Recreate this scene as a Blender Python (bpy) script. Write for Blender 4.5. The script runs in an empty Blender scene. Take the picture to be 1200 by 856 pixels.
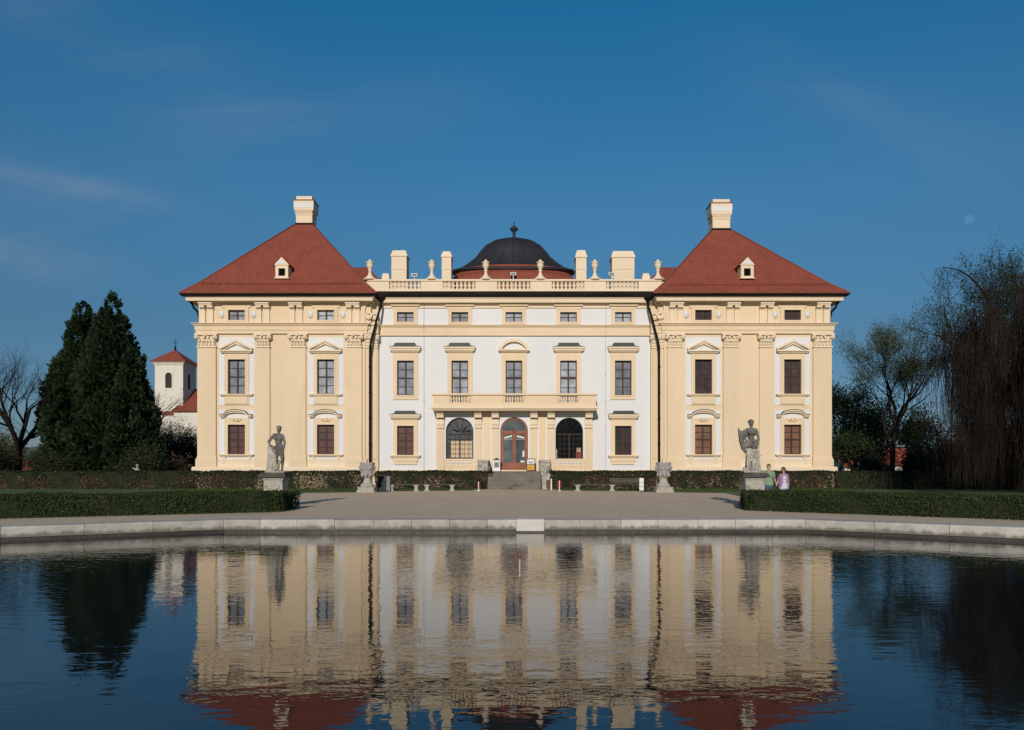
import bpy, bmesh, math, random
import numpy as np
from mathutils import Vector, Matrix, noise as mnoise

S = bpy.context.scene
COL = S.collection
R = math.radians
rnd = random.Random(7)

H = 2.19            # eye height above the water
G = 0.39            # ground level above the water
F = 870.0
def X(px, D): return (px - 603.0) * D / F
def Z(py, D): return H + (545.0 - py) * D / F

# ------------------------------------------------------------------ scene graph helpers
W = {}              # world location of every object built
def tag(o, label=None, cat=None, group=None, kind=None):
    if label: o['label'] = label
    if cat: o['category'] = cat
    if group: o['group'] = group
    if kind: o['kind'] = kind
    return o
def thing(name, loc, label, cat, group=None):
    o = bpy.data.objects.new(name, None); COL.objects.link(o)
    o.location = loc; o.empty_display_size = 0.3
    W[o.name] = Vector(loc)
    return tag(o, label, cat, group)
def link(name, me, parent=None, at=(0, 0, 0)):
    o = bpy.data.objects.new(name, me); COL.objects.link(o)
    at = Vector(at)
    if parent is not None:
        o.parent = parent
        o.location = at - W[parent.name]
    else:
        o.location = at
    W[o.name] = at
    return o
def copy_tree(o, parent=None, loc=None, rotz=None):
    c = o.copy(); COL.objects.link(c)
    if parent is not None: c.parent = parent
    if loc is not None: c.location = loc
    if rotz is not None: c.rotation_euler.z = rotz
    W[c.name] = Vector(c.location)
    for ch in list(o.children):
        copy_tree(ch, c)
    return c

# ------------------------------------------------------------------ mesh builder
class MB:
    def __init__(self):
        self.v = []; self.f = []; self.m = []; self.s = []
    def add(self, verts, faces, mat=0, smooth=False):
        b = len(self.v)
        self.v.extend([tuple(p) for p in verts])
        for f in faces:
            self.f.append([b + i for i in f]); self.m.append(mat); self.s.append(smooth)
    def box(self, x0, x1, y0, y1, z0, z1, mat=0):
        if x0 > x1: x0, x1 = x1, x0
        if y0 > y1: y0, y1 = y1, y0
        if z0 > z1: z0, z1 = z1, z0
        v = [(x0,y0,z0),(x1,y0,z0),(x1,y1,z0),(x0,y1,z0),(x0,y0,z1),(x1,y0,z1),(x1,y1,z1),(x0,y1,z1)]
        self.add(v, [(0,3,2,1),(4,5,6,7),(0,1,5,4),(1,2,6,5),(2,3,7,6),(3,0,4,7)], mat)
    def obox(self, c, ax, ay, hz, mat=0):
        # box with half axes ax, ay (2d vectors) and z range hz
        c = Vector((c[0], c[1], 0)); ax = Vector((ax[0], ax[1], 0)); ay = Vector((ay[0], ay[1], 0))
        p = [c-ax-ay, c+ax-ay, c+ax+ay, c-ax+ay]
        v = [(q.x,q.y,hz[0]) for q in p] + [(q.x,q.y,hz[1]) for q in p]
        self.add(v, [(0,3,2,1),(4,5,6,7),(0,1,5,4),(1,2,6,5),(2,3,7,6),(3,0,4,7)], mat)
    def strip(self, low, up, y0, y1, mat=0):
        # band between two polylines (x,z), extruded y0..y1
        n = len(low); v = []
        for a, b in zip(low, up):
            v += [(a[0],y0,a[1]),(b[0],y0,b[1]),(a[0],y1,a[1]),(b[0],y1,b[1])]
        f = []
        for i in range(n-1):
            a = 4*i; b = a+4
            f += [(a,b,b+1,a+1),(a+2,a+3,b+3,b+2),(a+1,b+1,b+3,a+3),(a,a+2,b+2,b)]
        f += [(0,1,3,2),(4*n-4,4*n-2,4*n-1,4*n-3)]
        self.add(v, f, mat)
    def prism(self, poly, y0, y1, mat=0):
        # convex polygon (x,z) extruded along y
        n = len(poly)
        v = [(x,y0,z) for x,z in poly] + [(x,y1,z) for x,z in poly]
        f = [tuple(range(n)), tuple(range(2*n-1, n-1, -1))]
        for i in range(n):
            j = (i+1) % n
            f.append((i, n+i, n+j, j))
        self.add(v, f, mat)
    def prismx(self, prof, x0, x1, mat=0):
        # strip profile: list of (y_front, z), wall side at y_back = prof_back
        (pts, yb) = prof
        n = len(pts)
        for i in range(n-1):
            (ya,za),(yc,zc) = pts[i], pts[i+1]
            v = [(x0,ya,za),(x1,ya,za),(x1,yc,zc),(x0,yc,zc),(x0,yb,za),(x1,yb,za),(x1,yb,zc),(x0,yb,zc)]
            self.add(v, [(0,1,2,3),(0,3,7,4),(1,5,6,2)], mat)
        (ya,za),(yc,zc) = pts[0], pts[-1]
        self.add([(x0,ya,za),(x1,ya,za),(x1,yb,za),(x0,yb,za)], [(0,3,2,1)], mat)
        self.add([(x0,yc,zc),(x1,yc,zc),(x1,yb,zc),(x0,yb,zc)], [(0,1,2,3)], mat)
    def holes(self, outer, holes, yf, yb, mat=0):
        # wall sheet at yf with holes, all loops given depth to yb
        bm = bmesh.new(); edges = []
        for loop in [outer] + list(holes):
            vs = [bm.verts.new((x, yf, z)) for x, z in loop]
            for i in range(len(vs)):
                edges.append(bm.edges.new((vs[i], vs[(i+1) % len(vs)])))
        bmesh.ops.triangle_fill(bm, use_beauty=True, use_dissolve=False, edges=edges)
        bm.normal_update()
        bm.verts.index_update()
        V = [tuple(v.co) for v in bm.verts]; Fs = []
        for f in bm.faces:
            idx = [v.index for v in f.verts]
            if f.normal.y > 0: idx.reverse()
            Fs.append(idx)
        bm.free()
        self.add(V, Fs, mat)
        for k, loop in enumerate([outer] + list(holes)):
            n = len(loop)
            v = [(x,yf,z) for x,z in loop] + [(x,yb,z) for x,z in loop]
            f = []
            for i in range(n):
                j = (i+1) % n
                f.append((i, j, n+j, n+i))
            self.add(v, f, mat)
    def ring(self, x0, x1, y0, y1, prof, mat=0, cap_top=False, cap_bot=False):
        # profile (offset, z) swept round a rectangle with mitred corners
        v = []; f = []
        for o, z in prof:
            v += [(x0-o,y0-o,z),(x1+o,y0-o,z),(x1+o,y1+o,z),(x0-o,y1+o,z)]
        for i in range(len(prof)-1):
            a = 4*i; b = a+4
            for k in range(4):
                l = (k+1) % 4
                f.append((a+k, a+l, b+l, b+k))
        n = 4*(len(prof)-1)
        if cap_top: f.append((n,n+1,n+2,n+3))
        if cap_bot: f.append((3,2,1,0))
        self.add(v, f, mat)
    def lathe(self, prof, c, n=16, mat=0, smooth=True, sx=1.0, sy=1.0, cap=True):
        v = []; f = []
        for r, z in prof:
            for k in range(n):
                a = 2*math.pi*k/n
                v.append((c[0]+r*sx*math.cos(a), c[1]+r*sy*math.sin(a), c[2]+z))
        for i in range(len(prof)-1):
            for k in range(n):
                l = (k+1) % n
                f.append((i*n+k, i*n+l, (i+1)*n+l, (i+1)*n+k))
        if cap:
            f.append(tuple(range(n-1,-1,-1)))
            m = (len(prof)-1)*n
            f.append(tuple(range(m, m+n)))
        self.add(v, f, mat, smooth)
    def tube(self, pts, rad, n=8, mat=0, smooth=True, cap=True):
        pts = [Vector(p) for p in pts]
        if not hasattr(rad, '__len__'): rad = [rad]*len(pts)
        v = []; f = []
        t0 = (pts[1]-pts[0]).normalized()
        u = t0.orthogonal().normalized()
        for i, p in enumerate(pts):
            t = (pts[min(i+1,len(pts)-1)] - pts[max(i-1,0)]).normalized()
            u = (u - t*u.dot(t))
            u = u.normalized() if u.length > 1e-6 else t.orthogonal().normalized()
            w = t.cross(u)
            for k in range(n):
                a = 2*math.pi*k/n
                v.append(p + (u*math.cos(a)+w*math.sin(a))*rad[i])
        for i in range(len(pts)-1):
            for k in range(n):
                l = (k+1) % n
                f.append((i*n+k, i*n+l, (i+1)*n+l, (i+1)*n+k))
        if cap:
            f.append(tuple(range(n-1,-1,-1)))
            m = (len(pts)-1)*n
            f.append(tuple(range(m, m+n)))
        self.add(v, f, mat, smooth)
    def ball(self, c, r, nu=10, nv=7, mat=0, rot=None):
        if not hasattr(r, '__len__'): r = (r,r,r)
        v = [(0,0,-1)]; f = []
        for j in range(1, nv):
            t = -math.pi/2 + math.pi*j/nv
            for i in range(nu):
                a = 2*math.pi*i/nu
                v.append((math.cos(t)*math.cos(a), math.cos(t)*math.sin(a), math.sin(t)))
        v.append((0,0,1)); top = len(v)-1
        for i in range(nu):
            k = (i+1) % nu
            f.append((0, 1+k, 1+i))
            for j in range(nv-2):
                a = 1+j*nu
                f.append((a+i, a+k, a+nu+k, a+nu+i))
            a = 1+(nv-2)*nu
            f.append((a+i, a+k, top))
        out = []
        for p in v:
            q = Vector((p[0]*r[0], p[1]*r[1], p[2]*r[2]))
            if rot is not None: q = rot @ q
            out.append(q + Vector(c))
        self.add(out, f, mat, True)
    def caps(self, p0, p1, r0, r1, n=10):
        p0 = Vector(p0); p1 = Vector(p1)
        self.ball(p0, r0, n, 6); self.ball(p1, r1, n, 6)
        if (p1-p0).length > 1e-4: self.tube([p0, p1], [r0, r1], n)
    def mesh(self, name, mats):
        me = bpy.data.meshes.new(name)
        me.from_pydata(self.v, [], self.f)
        if not isinstance(mats, (list, tuple)): mats = [mats]
        for m in mats: me.materials.append(m)
        me.polygons.foreach_set('material_index', self.m)
        me.polygons.foreach_set('use_smooth', self.s)
        me.update()
        return me
    def build(self, name, mats, parent=None, at=None, label=None):
        me = self.mesh(name, mats)
        o = link(name, me, parent, (0,0,0) if at is None else at)
        if label: o['label'] = label
        return o
    def blob(self, name, mats, parent=None, at=(0,0,0), voxel=0.02, smooth=4, rough=0.0, seed=0):
        # fuse everything into one continuous skin
        me = self.mesh(name, mats)
        o = link(name, me, parent, at)
        md = o.modifiers.new('fuse', 'REMESH'); md.mode = 'VOXEL'; md.voxel_size = voxel; md.use_smooth_shade = True
        if smooth:
            sm = o.modifiers.new('soften', 'SMOOTH'); sm.iterations = smooth; sm.factor = 0.5
        bpy.context.view_layer.update()
        dg = bpy.context.evaluated_depsgraph_get()
        new = bpy.data.meshes.new_from_object(o.evaluated_get(dg))
        o.modifiers.clear()
        o.data = new; new.name = name
        if rough:
            for v in new.vertices:
                n = mnoise.noise(v.co*9 + Vector((seed,0,0))) + .6*mnoise.noise(v.co*22 + Vector((0,seed,0)))
                v.co += v.normal * n * rough
        new.polygons.foreach_set('use_smooth', [True]*len(new.polygons))
        return o

def arrays_mesh(name, V, quads, mats, midx=None, smooth=False):
    """fast mesh from numpy arrays: V (n,3), quads (m,4)"""
    me = bpy.data.meshes.new(name)
    V = np.asarray(V, dtype=np.float32); Q = np.asarray(quads, dtype=np.int32)
    k = Q.shape[1]
    me.vertices.add(len(V)); me.vertices.foreach_set('co', V.ravel())
    me.loops.add(Q.size); me.loops.foreach_set('vertex_index', Q.ravel())
    me.polygons.add(len(Q))
    me.polygons.foreach_set('loop_start', np.arange(len(Q), dtype=np.int32)*k)
    me.polygons.foreach_set('loop_total', np.full(len(Q), k, dtype=np.int32))
    if not isinstance(mats, (list, tuple)): mats = [mats]
    for m in mats: me.materials.append(m)
    if midx is not None: me.polygons.foreach_set('material_index', np.asarray(midx, dtype=np.int32))
    if smooth: me.polygons.foreach_set('use_smooth', [True]*len(Q))
    me.update(calc_edges=True); me.validate()
    return me

# ------------------------------------------------------------------ materials
def new_mat(name):
    m = bpy.data.materials.new(name); m.use_nodes = True
    nt = m.node_tree
    return m, nt, nt.nodes['Principled BSDF']
def ramp(nt, fac, stops):
    r = nt.nodes.new('ShaderNodeValToRGB')
    els = r.color_ramp.elements
    while len(els) < len(stops): els.new(0.5)
    for e, (p, c) in zip(els, stops):
        e.position = p; e.color = (c[0], c[1], c[2], 1)
    nt.links.new(fac, r.inputs[0])
    return r.outputs[0]
def noise_node(nt, scale, detail=4, rough=0.55, vec=None, dist=0.0):
    n = nt.nodes.new('ShaderNodeTexNoise')
    n.inputs['Scale'].default_value = scale; n.inputs['Detail'].default_value = detail
    n.inputs['Roughness'].default_value = rough; n.inputs['Distortion'].default_value = dist
    if vec is not None: nt.links.new(vec, n.inputs['Vector'])
    return n
def coords(nt, scale=(1,1,1)):
    tc = nt.nodes.new('ShaderNodeTexCoord'); mp = nt.nodes.new('ShaderNodeMapping')
    mp.inputs['Scale'].default_value = scale
    nt.links.new(tc.outputs['Object'], mp.inputs['Vector'])
    return mp.outputs[0]
def mul(c, k): return tuple(min(1, x*k) for x in c)
def surf(name, col, rough=0.8, var=0.12, scale=1.2, fine=14.0, bump=0.15, stretch=(1,1,1), stain=None, stain_at=0.6, spec=0.3, metal=0.0, stain_scale=0.6, bdist=0.02):
    m, nt, b = new_mat(name)
    v = coords(nt, stretch)
    n1 = noise_node(nt, scale, 6, 0.6, v)
    c = ramp(nt, n1.outputs[0], [(0.3, mul(col, 1-var)), (0.7, mul(col, 1+var))])
    n2 = noise_node(nt, fine, 5, 0.6, v)
    mx = nt.nodes.new('ShaderNodeMix'); mx.data_type = 'RGBA'; mx.blend_type = 'MULTIPLY'
    mx.inputs[0].default_value = 0.8
    nt.links.new(c, mx.inputs[6])
    nt.links.new(ramp(nt, n2.outputs[0], [(0.3, (1-var,)*3), (0.7, (1,1,1))]), mx.inputs[7])
    out = mx.outputs[2]
    if stain is not None:
        n3 = noise_node(nt, stain_scale, 8, 0.65, v, 0.4)
        f = ramp(nt, n3.outputs[0], [(stain_at-0.06, (0,0,0)), (stain_at+0.12, (1,1,1))])
        ms = nt.nodes.new('ShaderNodeMix'); ms.data_type = 'RGBA'
        nt.links.new(f, ms.inputs[0]); nt.links.new(out, ms.inputs[6])
        ms.inputs[7].default_value = (*stain, 1)
        out = ms.outputs[2]
    nt.links.new(out, b.inputs['Base Color'])
    b.inputs['Roughness'].default_value = rough
    b.inputs['Specular IOR Level'].default_value = spec
    b.inputs['Metallic'].default_value = metal
    if bump:
        bp = nt.nodes.new('ShaderNodeBump'); bp.inputs['Strength'].default_value = bump; bp.inputs['Distance'].default_value = bdist
        nt.links.new(n2.outputs[0], bp.inputs['Height']); nt.links.new(bp.outputs[0], b.inputs['Normal'])
    return m
def leafy(name, col, var=0.35, scale=0.5, trans=0.25, rough=0.6, hue=(1.15,1.0,0.7)):
    m, nt, b = new_mat(name)
    v = coords(nt)
    n1 = noise_node(nt, scale, 4, 0.6, v)
    n2 = noise_node(nt, 11.0, 2, 0.5, v)
    add = nt.nodes.new('ShaderNodeMath'); add.operation = 'MULTIPLY_ADD'
    add.inputs[1].default_value = 0.5
    nt.links.new(n2.outputs[0], add.inputs[0])
    hf = nt.nodes.new('ShaderNodeMath'); hf.operation = 'MULTIPLY'; hf.inputs[1].default_value = 0.5
    nt.links.new(n1.outputs[0], hf.inputs[0]); nt.links.new(hf.outputs[0], add.inputs[2])
    warm = tuple(min(1, a*k*(1+var)) for a, k in zip(col, hue))
    c = ramp(nt, add.outputs[0], [(0.34, mul(col, 1-var)), (0.52, col), (0.68, warm)])
    nt.links.new(c, b.inputs['Base Color'])
    b.inputs['Roughness'].default_value = rough; b.inputs['Specular IOR Level'].default_value = 0.2
    if trans:
        tr = nt.nodes.new('ShaderNodeBsdfTranslucent'); mix = nt.nodes.new('ShaderNodeMixShader')
        mix.inputs[0].default_value = trans
        nt.links.new(c, tr.inputs['Color'])
        nt.links.new(b.outputs[0], mix.inputs[1]); nt.links.new(tr.outputs[0], mix.inputs[2])
        nt.links.new(mix.outputs[0], nt.nodes['Material Output'].inputs['Surface'])
    return m
def glass(name, col, rough=0.06, wob=0.25, spec=0.3, coat=0.6):
    m, nt, b = new_mat(name)
    v = coords(nt)
    n = noise_node(nt, 1.7, 3, 0.5, v)
    c = ramp(nt, n.outputs[0], [(0.3, mul(col, .7)), (0.7, mul(col, 1.3))])
    oi = nt.nodes.new('ShaderNodeObjectInfo'); om = nt.nodes.new('ShaderNodeMapRange'); om.inputs['To Min'].default_value = .5; om.inputs['To Max'].default_value = 1.4
    nt.links.new(oi.outputs['Random'], om.inputs['Value'])
    vm = nt.nodes.new('ShaderNodeVectorMath'); vm.operation = 'SCALE'; nt.links.new(c, vm.inputs[0]); nt.links.new(om.outputs[0], vm.inputs['Scale'])
    nt.links.new(vm.outputs[0], b.inputs['Base Color'])
    b.inputs['Roughness'].default_value = 0.8; b.inputs['Specular IOR Level'].default_value = 0.0
    b.inputs['Coat Weight'].default_value = coat; b.inputs['Coat Roughness'].default_value = rough
    bp = nt.nodes.new('ShaderNodeBump'); bp.inputs['Strength'].default_value = wob; bp.inputs['Distance'].default_value = 0.01
    n2 = noise_node(nt, 2.3, 2, 0.5, v)
    nt.links.new(n2.outputs[0], bp.inputs['Height']); nt.links.new(bp.outputs[0], b.inputs['Coat Normal'])
    return m
def tiles(name, col, bw=0.22, bh=0.30):
    m, nt, b = new_mat(name)
    tc = nt.nodes.new('ShaderNodeTexCoord'); sp = nt.nodes.new('ShaderNodeSeparateXYZ')
    nt.links.new(tc.outputs['Object'], sp.inputs[0])
    # courses run along x on slopes facing front or back, along y on the side slopes
    sn = nt.nodes.new('ShaderNodeSeparateXYZ'); nt.links.new(tc.outputs['Normal'], sn.inputs[0])
    ab = []
    for k in (0, 1):
        q = nt.nodes.new('ShaderNodeMath'); q.operation = 'ABSOLUTE'; nt.links.new(sn.outputs[k], q.inputs[0]); ab.append(q)
    gt = nt.nodes.new('ShaderNodeMath'); gt.operation = 'GREATER_THAN'; nt.links.new(ab[0].outputs[0], gt.inputs[0]); nt.links.new(ab[1].outputs[0], gt.inputs[1])
    ad = nt.nodes.new('ShaderNodeMix'); ad.data_type = 'FLOAT'; nt.links.new(gt.outputs[0], ad.inputs[0])
    nt.links.new(sp.outputs[0], ad.inputs[2]); nt.links.new(sp.outputs[1], ad.inputs[3])
    cb = nt.nodes.new('ShaderNodeCombineXYZ')
    nt.links.new(ad.outputs[0], cb.inputs[0]); nt.links.new(sp.outputs[2], cb.inputs[1])
    br = nt.nodes.new('ShaderNodeTexBrick')
    br.inputs['Scale'].default_value = 1.0; br.inputs['Brick Width'].default_value = bw; br.inputs['Row Height'].default_value = bh
    br.inputs['Mortar Size'].default_value = 0.018; br.inputs['Mortar Smooth'].default_value = 0.4; br.inputs['Bias'].default_value = 0.0
    br.inputs['Color1'].default_value = (*mul(col, .91), 1); br.inputs['Color2'].default_value = (*mul(col, 1.09), 1)
    br.inputs['Mortar'].default_value = (*mul(col, .80), 1)
    nt.links.new(cb.outputs[0], br.inputs['Vector'])
    n = noise_node(nt, 0.7, 6, 0.6, tc.outputs['Object'])
    mx = nt.nodes.new('ShaderNodeMix'); mx.data_type = 'RGBA'; mx.blend_type = 'MULTIPLY'; mx.inputs[0].default_value = 1.0
    nt.links.new(br.outputs['Color'], mx.inputs[6])
    nt.links.new(ramp(nt, n.outputs[0], [(0.3, (.85,.82,.82)), (0.7, (1.0,1.0,1.0))]), mx.inputs[7])
    nt.links.new(mx.outputs[2], b.inputs['Base Color'])
    b.inputs['Roughness'].default_value = 0.75; b.inputs['Specular IOR Level'].default_value = 0.25
    bp = nt.nodes.new('ShaderNodeBump'); bp.inputs['Strength'].default_value = 0.35; bp.inputs['Distance'].default_value = 0.03
    bp.invert = True
    nt.links.new(br.outputs['Fac'], bp.inputs['Height']); nt.links.new(bp.outputs[0], b.inputs['Normal'])
    return m

YEL = (0.70, 0.545, 0.365)
WHT = (0.665, 0.66, 0.65)
M = {}
M['yellow'] = surf('yellow_plaster', YEL, 0.9, 0.05, 0.35, 5, 0.0, (1,1,.22), stain=(0.63,0.48,0.31), stain_at=0.60, stain_scale=.5)
M['cream'] = surf('pale_yellow_plaster', (0.735, 0.60, 0.425), 0.9, 0.05, 0.5, 6, 0.02, (1,1,.6), stain=(0.60,0.46,0.30), stain_at=0.68)
M['white'] = surf('white_plaster', WHT, 0.9, 0.03, 0.3, 5, 0.0, (1,1,.18), stain=(0.62,0.60,0.585), stain_at=0.62, stain_scale=.45)
M['roof'] = tiles('red_roof_tiles', (0.265, 0.069, 0.041))
M['copper'] = surf('dark_sheet_metal', (0.022, 0.022, 0.026), 0.55, 0.25, 0.8, 10, 0.1, (1,1,.3), spec=0.4)
M['hood'] = surf('dark_green_sheet_metal', (0.04, 0.045, 0.042), 0.5, 0.25, 1.5, 10, 0.1)
M['pipe'] = surf('dark_drainpipe_metal', (0.011, 0.009, 0.009), 0.6, 0.2, 2, 10, 0.05, spec=.06)
M['gutter'] = surf('aged_gutter_metal', (0.016, 0.012, 0.012), 0.6, 0.35, 0.5, 6, 0.05, spec=.06)
M['sash'] = surf('dark_brown_window_wood', (0.045, 0.022, 0.016), 0.6, 0.2, 3, 20, 0.05)
M['sash_red'] = surf('red_brown_door_wood', (0.26, 0.085, 0.045), 0.55, 0.2, 2, 20, 0.05)
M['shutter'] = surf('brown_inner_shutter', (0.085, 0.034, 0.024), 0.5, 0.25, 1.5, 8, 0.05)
M['shutter_tan'] = surf('tan_inner_shutter', (0.18, 0.085, 0.045), 0.5, 0.25, 1.5, 8, 0.05)  # brighter brown version of the shutter material
M['pane'] = glass('pale_curtained_glass', (0.29, 0.305, 0.33))
M['pane_dark'] = glass('dark_brown_glass', (0.055, 0.038, 0.034))
M['pane_arch'] = glass('light_grey_glass', (0.15, 0.16, 0.165), coat=.5)
M['pane_black'] = glass('black_glass', (0.012, 0.014, 0.014), coat=.25)
M['pane_grey'] = glass('grey_glass', (0.085, 0.095, 0.10), coat=.5)
M['curtain'] = surf('cream_blind_behind_glass', (0.55, 0.40, 0.25), 0.5, 0.1, 3, 8, 0.02)
M['stone'] = surf('weathered_statue_stone', (0.22, 0.205, 0.18), 0.95, 0.25, 3.0, 16, 0.6, stain=(0.075,0.068,0.06), stain_at=0.47, stain_scale=1.5)
M['stone_pale'] = surf('pale_weathered_stone', (0.42, 0.385, 0.32), 0.95, 0.22, 2.5, 14, 0.5, stain=(0.12,0.11,0.095), stain_at=0.58, stain_scale=2.2)
M['stone_dark'] = surf('dark_crusted_stone', (0.085, 0.08, 0.07), 0.95, 0.3, 3.0, 16, 0.6, stain=(0.22,0.20,0.17), stain_at=0.62, stain_scale=2.5)
M['step'] = surf('worn_step_stone', (0.19, 0.165, 0.135), 0.9, 0.2, 1.5, 12, 0.3, stain=(0.08,0.07,0.06), stain_at=0.6)
M['rim_stone'] = surf('pool_rim_stone', (0.43, 0.405, 0.36), 0.85, 0.22, 1.3, 9, 0.4, stain=(0.30,0.275,0.24), stain_at=0.62, stain_scale=1.3)
M['rim_new'] = surf('fresh_pale_stone', (0.55, 0.515, 0.45), 0.85, 0.08, 1.3, 9, 0.2)
M['rim_wet'] = surf('wet_dark_stone', (0.045, 0.036, 0.028), 0.4, 0.3, 1.3, 9, 0.4, spec=.5)
M['gravel'] = surf('compacted_gravel', (0.55, 0.435, 0.31), 0.95, 0.10, 0.35, 3.5, 0.6, stain=(0.47,0.365,0.265), stain_at=0.55, stain_scale=.35, bdist=.01)
M['lawn'] = surf('lawn_turf', (0.07, 0.115, 0.03), 0.95, 0.3, 0.8, 20, 0.6, stain=(0.07,0.08,0.03), stain_at=0.6)
M['white_paint'] = surf('white_painted_wood', (0.72, 0.70, 0.66), 0.6, 0.06, 3, 20, 0.03)
M['bark_dark'] = surf('dark_bark', (0.022, 0.018, 0.015), 1.0, 0.35, 2, 15, 0.6, (1,1,.3), spec=.05)
M['bark'] = surf('grey_brown_bark', (0.050, 0.040, 0.031), 1.0, 0.35, 2, 15, 0.6, (1,1,.3), spec=.05)
M['twig'] = surf('thin_brown_twig', (0.065, 0.043, 0.032), 0.95, 0.35, 0.6, 6, 0.0)
M['willow_twig'] = surf('red_brown_willow_twig', (0.042, 0.031, 0.025), 0.95, 0.75, 0.6, 4, 0.0, spec=.05)
M['conifer'] = leafy('dark_conifer_spray', (0.024, 0.043, 0.017), 0.5, 0.55, 0.1)
M['spring'] = leafy('young_spring_leaf', (0.115, 0.13, 0.052), 0.35, 0.5, 0.3)
M['shade_leaf'] = leafy('dark_shrub_leaf', (0.030, 0.045, 0.016), 0.45, 0.5, 0.2)
M['willow_leaf'] = leafy('new_willow_leaf', (0.055, 0.070, 0.020), 0.4, 0.5, 0.3)
M['box_leaf'] = leafy('clipped_box_leaf', (0.035, 0.054, 0.016), 0.45, 1.1, 0.2, hue=(1.35,1.1,.6))
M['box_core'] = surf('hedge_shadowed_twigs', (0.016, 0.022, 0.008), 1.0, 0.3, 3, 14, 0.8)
M['dry_leaf'] = leafy('dry_hedge_leaf', (0.115, 0.070, 0.042), 0.4, 1.4, 0.2)
M['pale_leaf'] = leafy('pale_dry_hedge_leaf', (0.33, 0.26, 0.17), 0.3, 1.4, 0.2)
M['blossom'] = leafy('pale_pink_blossom', (0.34, 0.22, 0.18), 0.3, 2.0, 0.2)
M['wood_slat'] = surf('grey_bench_wood', (0.11, 0.09, 0.07), 0.8, 0.2, 2, 12, 0.1, (.3,1,1))
M['iron'] = surf('black_iron', (0.02, 0.022, 0.024), 0.5, 0.2, 2, 12, 0.05)
M['bin_grey'] = surf('grey_bin_panel', (0.17, 0.19, 0.20), 0.6, 0.12, 2, 12, 0.05)
M['bin_dark'] = surf('dark_green_bin_panel', (0.018, 0.026, 0.024), 0.6, 0.3, 3, 12, 0.05)
M['red_paint'] = surf('dull_red_paint', (0.24, 0.035, 0.028), 0.5, 0.15, 3, 12, 0.03)
M['yellow_paper'] = surf('yellow_poster', (0.68, 0.38, 0.03), 0.6, 0.05, 3, 12, 0.0)
M['blue_ink'] = surf('blue_poster_ink', (0.06, 0.10, 0.36), 0.6, 0.05, 3, 12, 0.0)
M['brown_plaque'] = surf('brown_plaque_paint', (0.10, 0.035, 0.022), 0.5, 0.1, 3, 12, 0.0)
M['church'] = surf('church_white_plaster', (0.66, 0.61, 0.52), 0.9, 0.06, .3, 4, 0.05, stain=(0.5,0.46,0.40), stain_at=.64)
M['skin'] = surf('skin', (0.50, 0.28, 0.19), 0.6, 0.06, 6, 20, 0.0)
M['mint'] = surf('mint_green_cotton', (0.20, 0.30, 0.185), 0.9, 0.1, 6, 30, 0.2)
M['denim'] = surf('blue_denim', (0.055, 0.085, 0.16), 0.9, 0.15, 6, 30, 0.2)
M['lilac'] = surf('lilac_knit', (0.31, 0.19, 0.33), 0.9, 0.1, 6, 30, 0.2)
M['white_cloth'] = surf('white_cotton', (0.55, 0.53, 0.56), 0.9, 0.05, 6, 30, 0.1)
M['hair_dark'] = surf('dark_brown_hair', (0.03, 0.018, 0.012), 0.6, 0.3, 8, 40, 0.3)
M['hair_brown'] = surf('brown_hair', (0.06, 0.03, 0.018), 0.6, 0.3, 8, 40, 0.3)
M['shoe'] = surf('dark_shoe_leather', (0.03, 0.025, 0.022), 0.5, 0.1, 8, 40, 0.05)
M['urn'] = surf('grey_urn_stone', (0.36, 0.335, 0.315), 0.95, 0.2, 2.0, 14, 0.4, stain=(0.22,0.205,0.19), stain_at=0.62, stain_scale=1.6)
M['void'] = surf('dark_opening', (0.006,0.006,0.006), 1.0, 0.1, 2, 8, 0, spec=0)
M['back_leaf'] = leafy('dark_brown_green_hedge_leaf', (0.026, 0.030, 0.013), 0.45, 0.8, 0.15)

def waterline(m):
    # dark algae band with a ragged upper edge, just above the water
    nt = m.node_tree; b = nt.nodes['Principled BSDF']; src = b.inputs['Base Color'].links[0].from_socket
    tc = nt.nodes.new('ShaderNodeTexCoord'); sp = nt.nodes.new('ShaderNodeSeparateXYZ'); nt.links.new(tc.outputs['Object'], sp.inputs[0])
    mp = nt.nodes.new('ShaderNodeMapping'); mp.inputs['Scale'].default_value = (1,1,.25); nt.links.new(tc.outputs['Object'], mp.inputs['Vector'])
    n = noise_node(nt, 3.0, 6, .65, mp.outputs[0])
    a = nt.nodes.new('ShaderNodeMath'); a.operation = 'MULTIPLY_ADD'; a.inputs[1].default_value = -.42
    nt.links.new(n.outputs[0], a.inputs[0]); nt.links.new(sp.outputs[2], a.inputs[2])
    r = nt.nodes.new('ShaderNodeMapRange'); r.inputs['From Min'].default_value = -.07; r.inputs['From Max'].default_value = .03; r.inputs['To Min'].default_value = .8; r.inputs['To Max'].default_value = 0
    nt.links.new(a.outputs[0], r.inputs['Value'])
    mx = nt.nodes.new('ShaderNodeMix'); mx.data_type = 'RGBA'; nt.links.new(r.outputs[0], mx.inputs[0]); nt.links.new(src, mx.inputs[6]); mx.inputs[7].default_value = (.11,.095,.07,1)
    nt.links.new(mx.outputs[2], b.inputs['Base Color'])
waterline(M['rim_stone'])
# =================================================================== THE CHATEAU
DP, DC = 58.0, 58.7
ch = thing('chateau', (0, DP, G), 'yellow and white baroque chateau with red hipped pavilion roofs and a black dome', 'palace')
def zp(py, D=DP): return Z(py, D)
def zc(py, D=DC): return Z(py, D)
def hw(px, D=DP): return px / (F / D)          # pixel width -> metres

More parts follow.
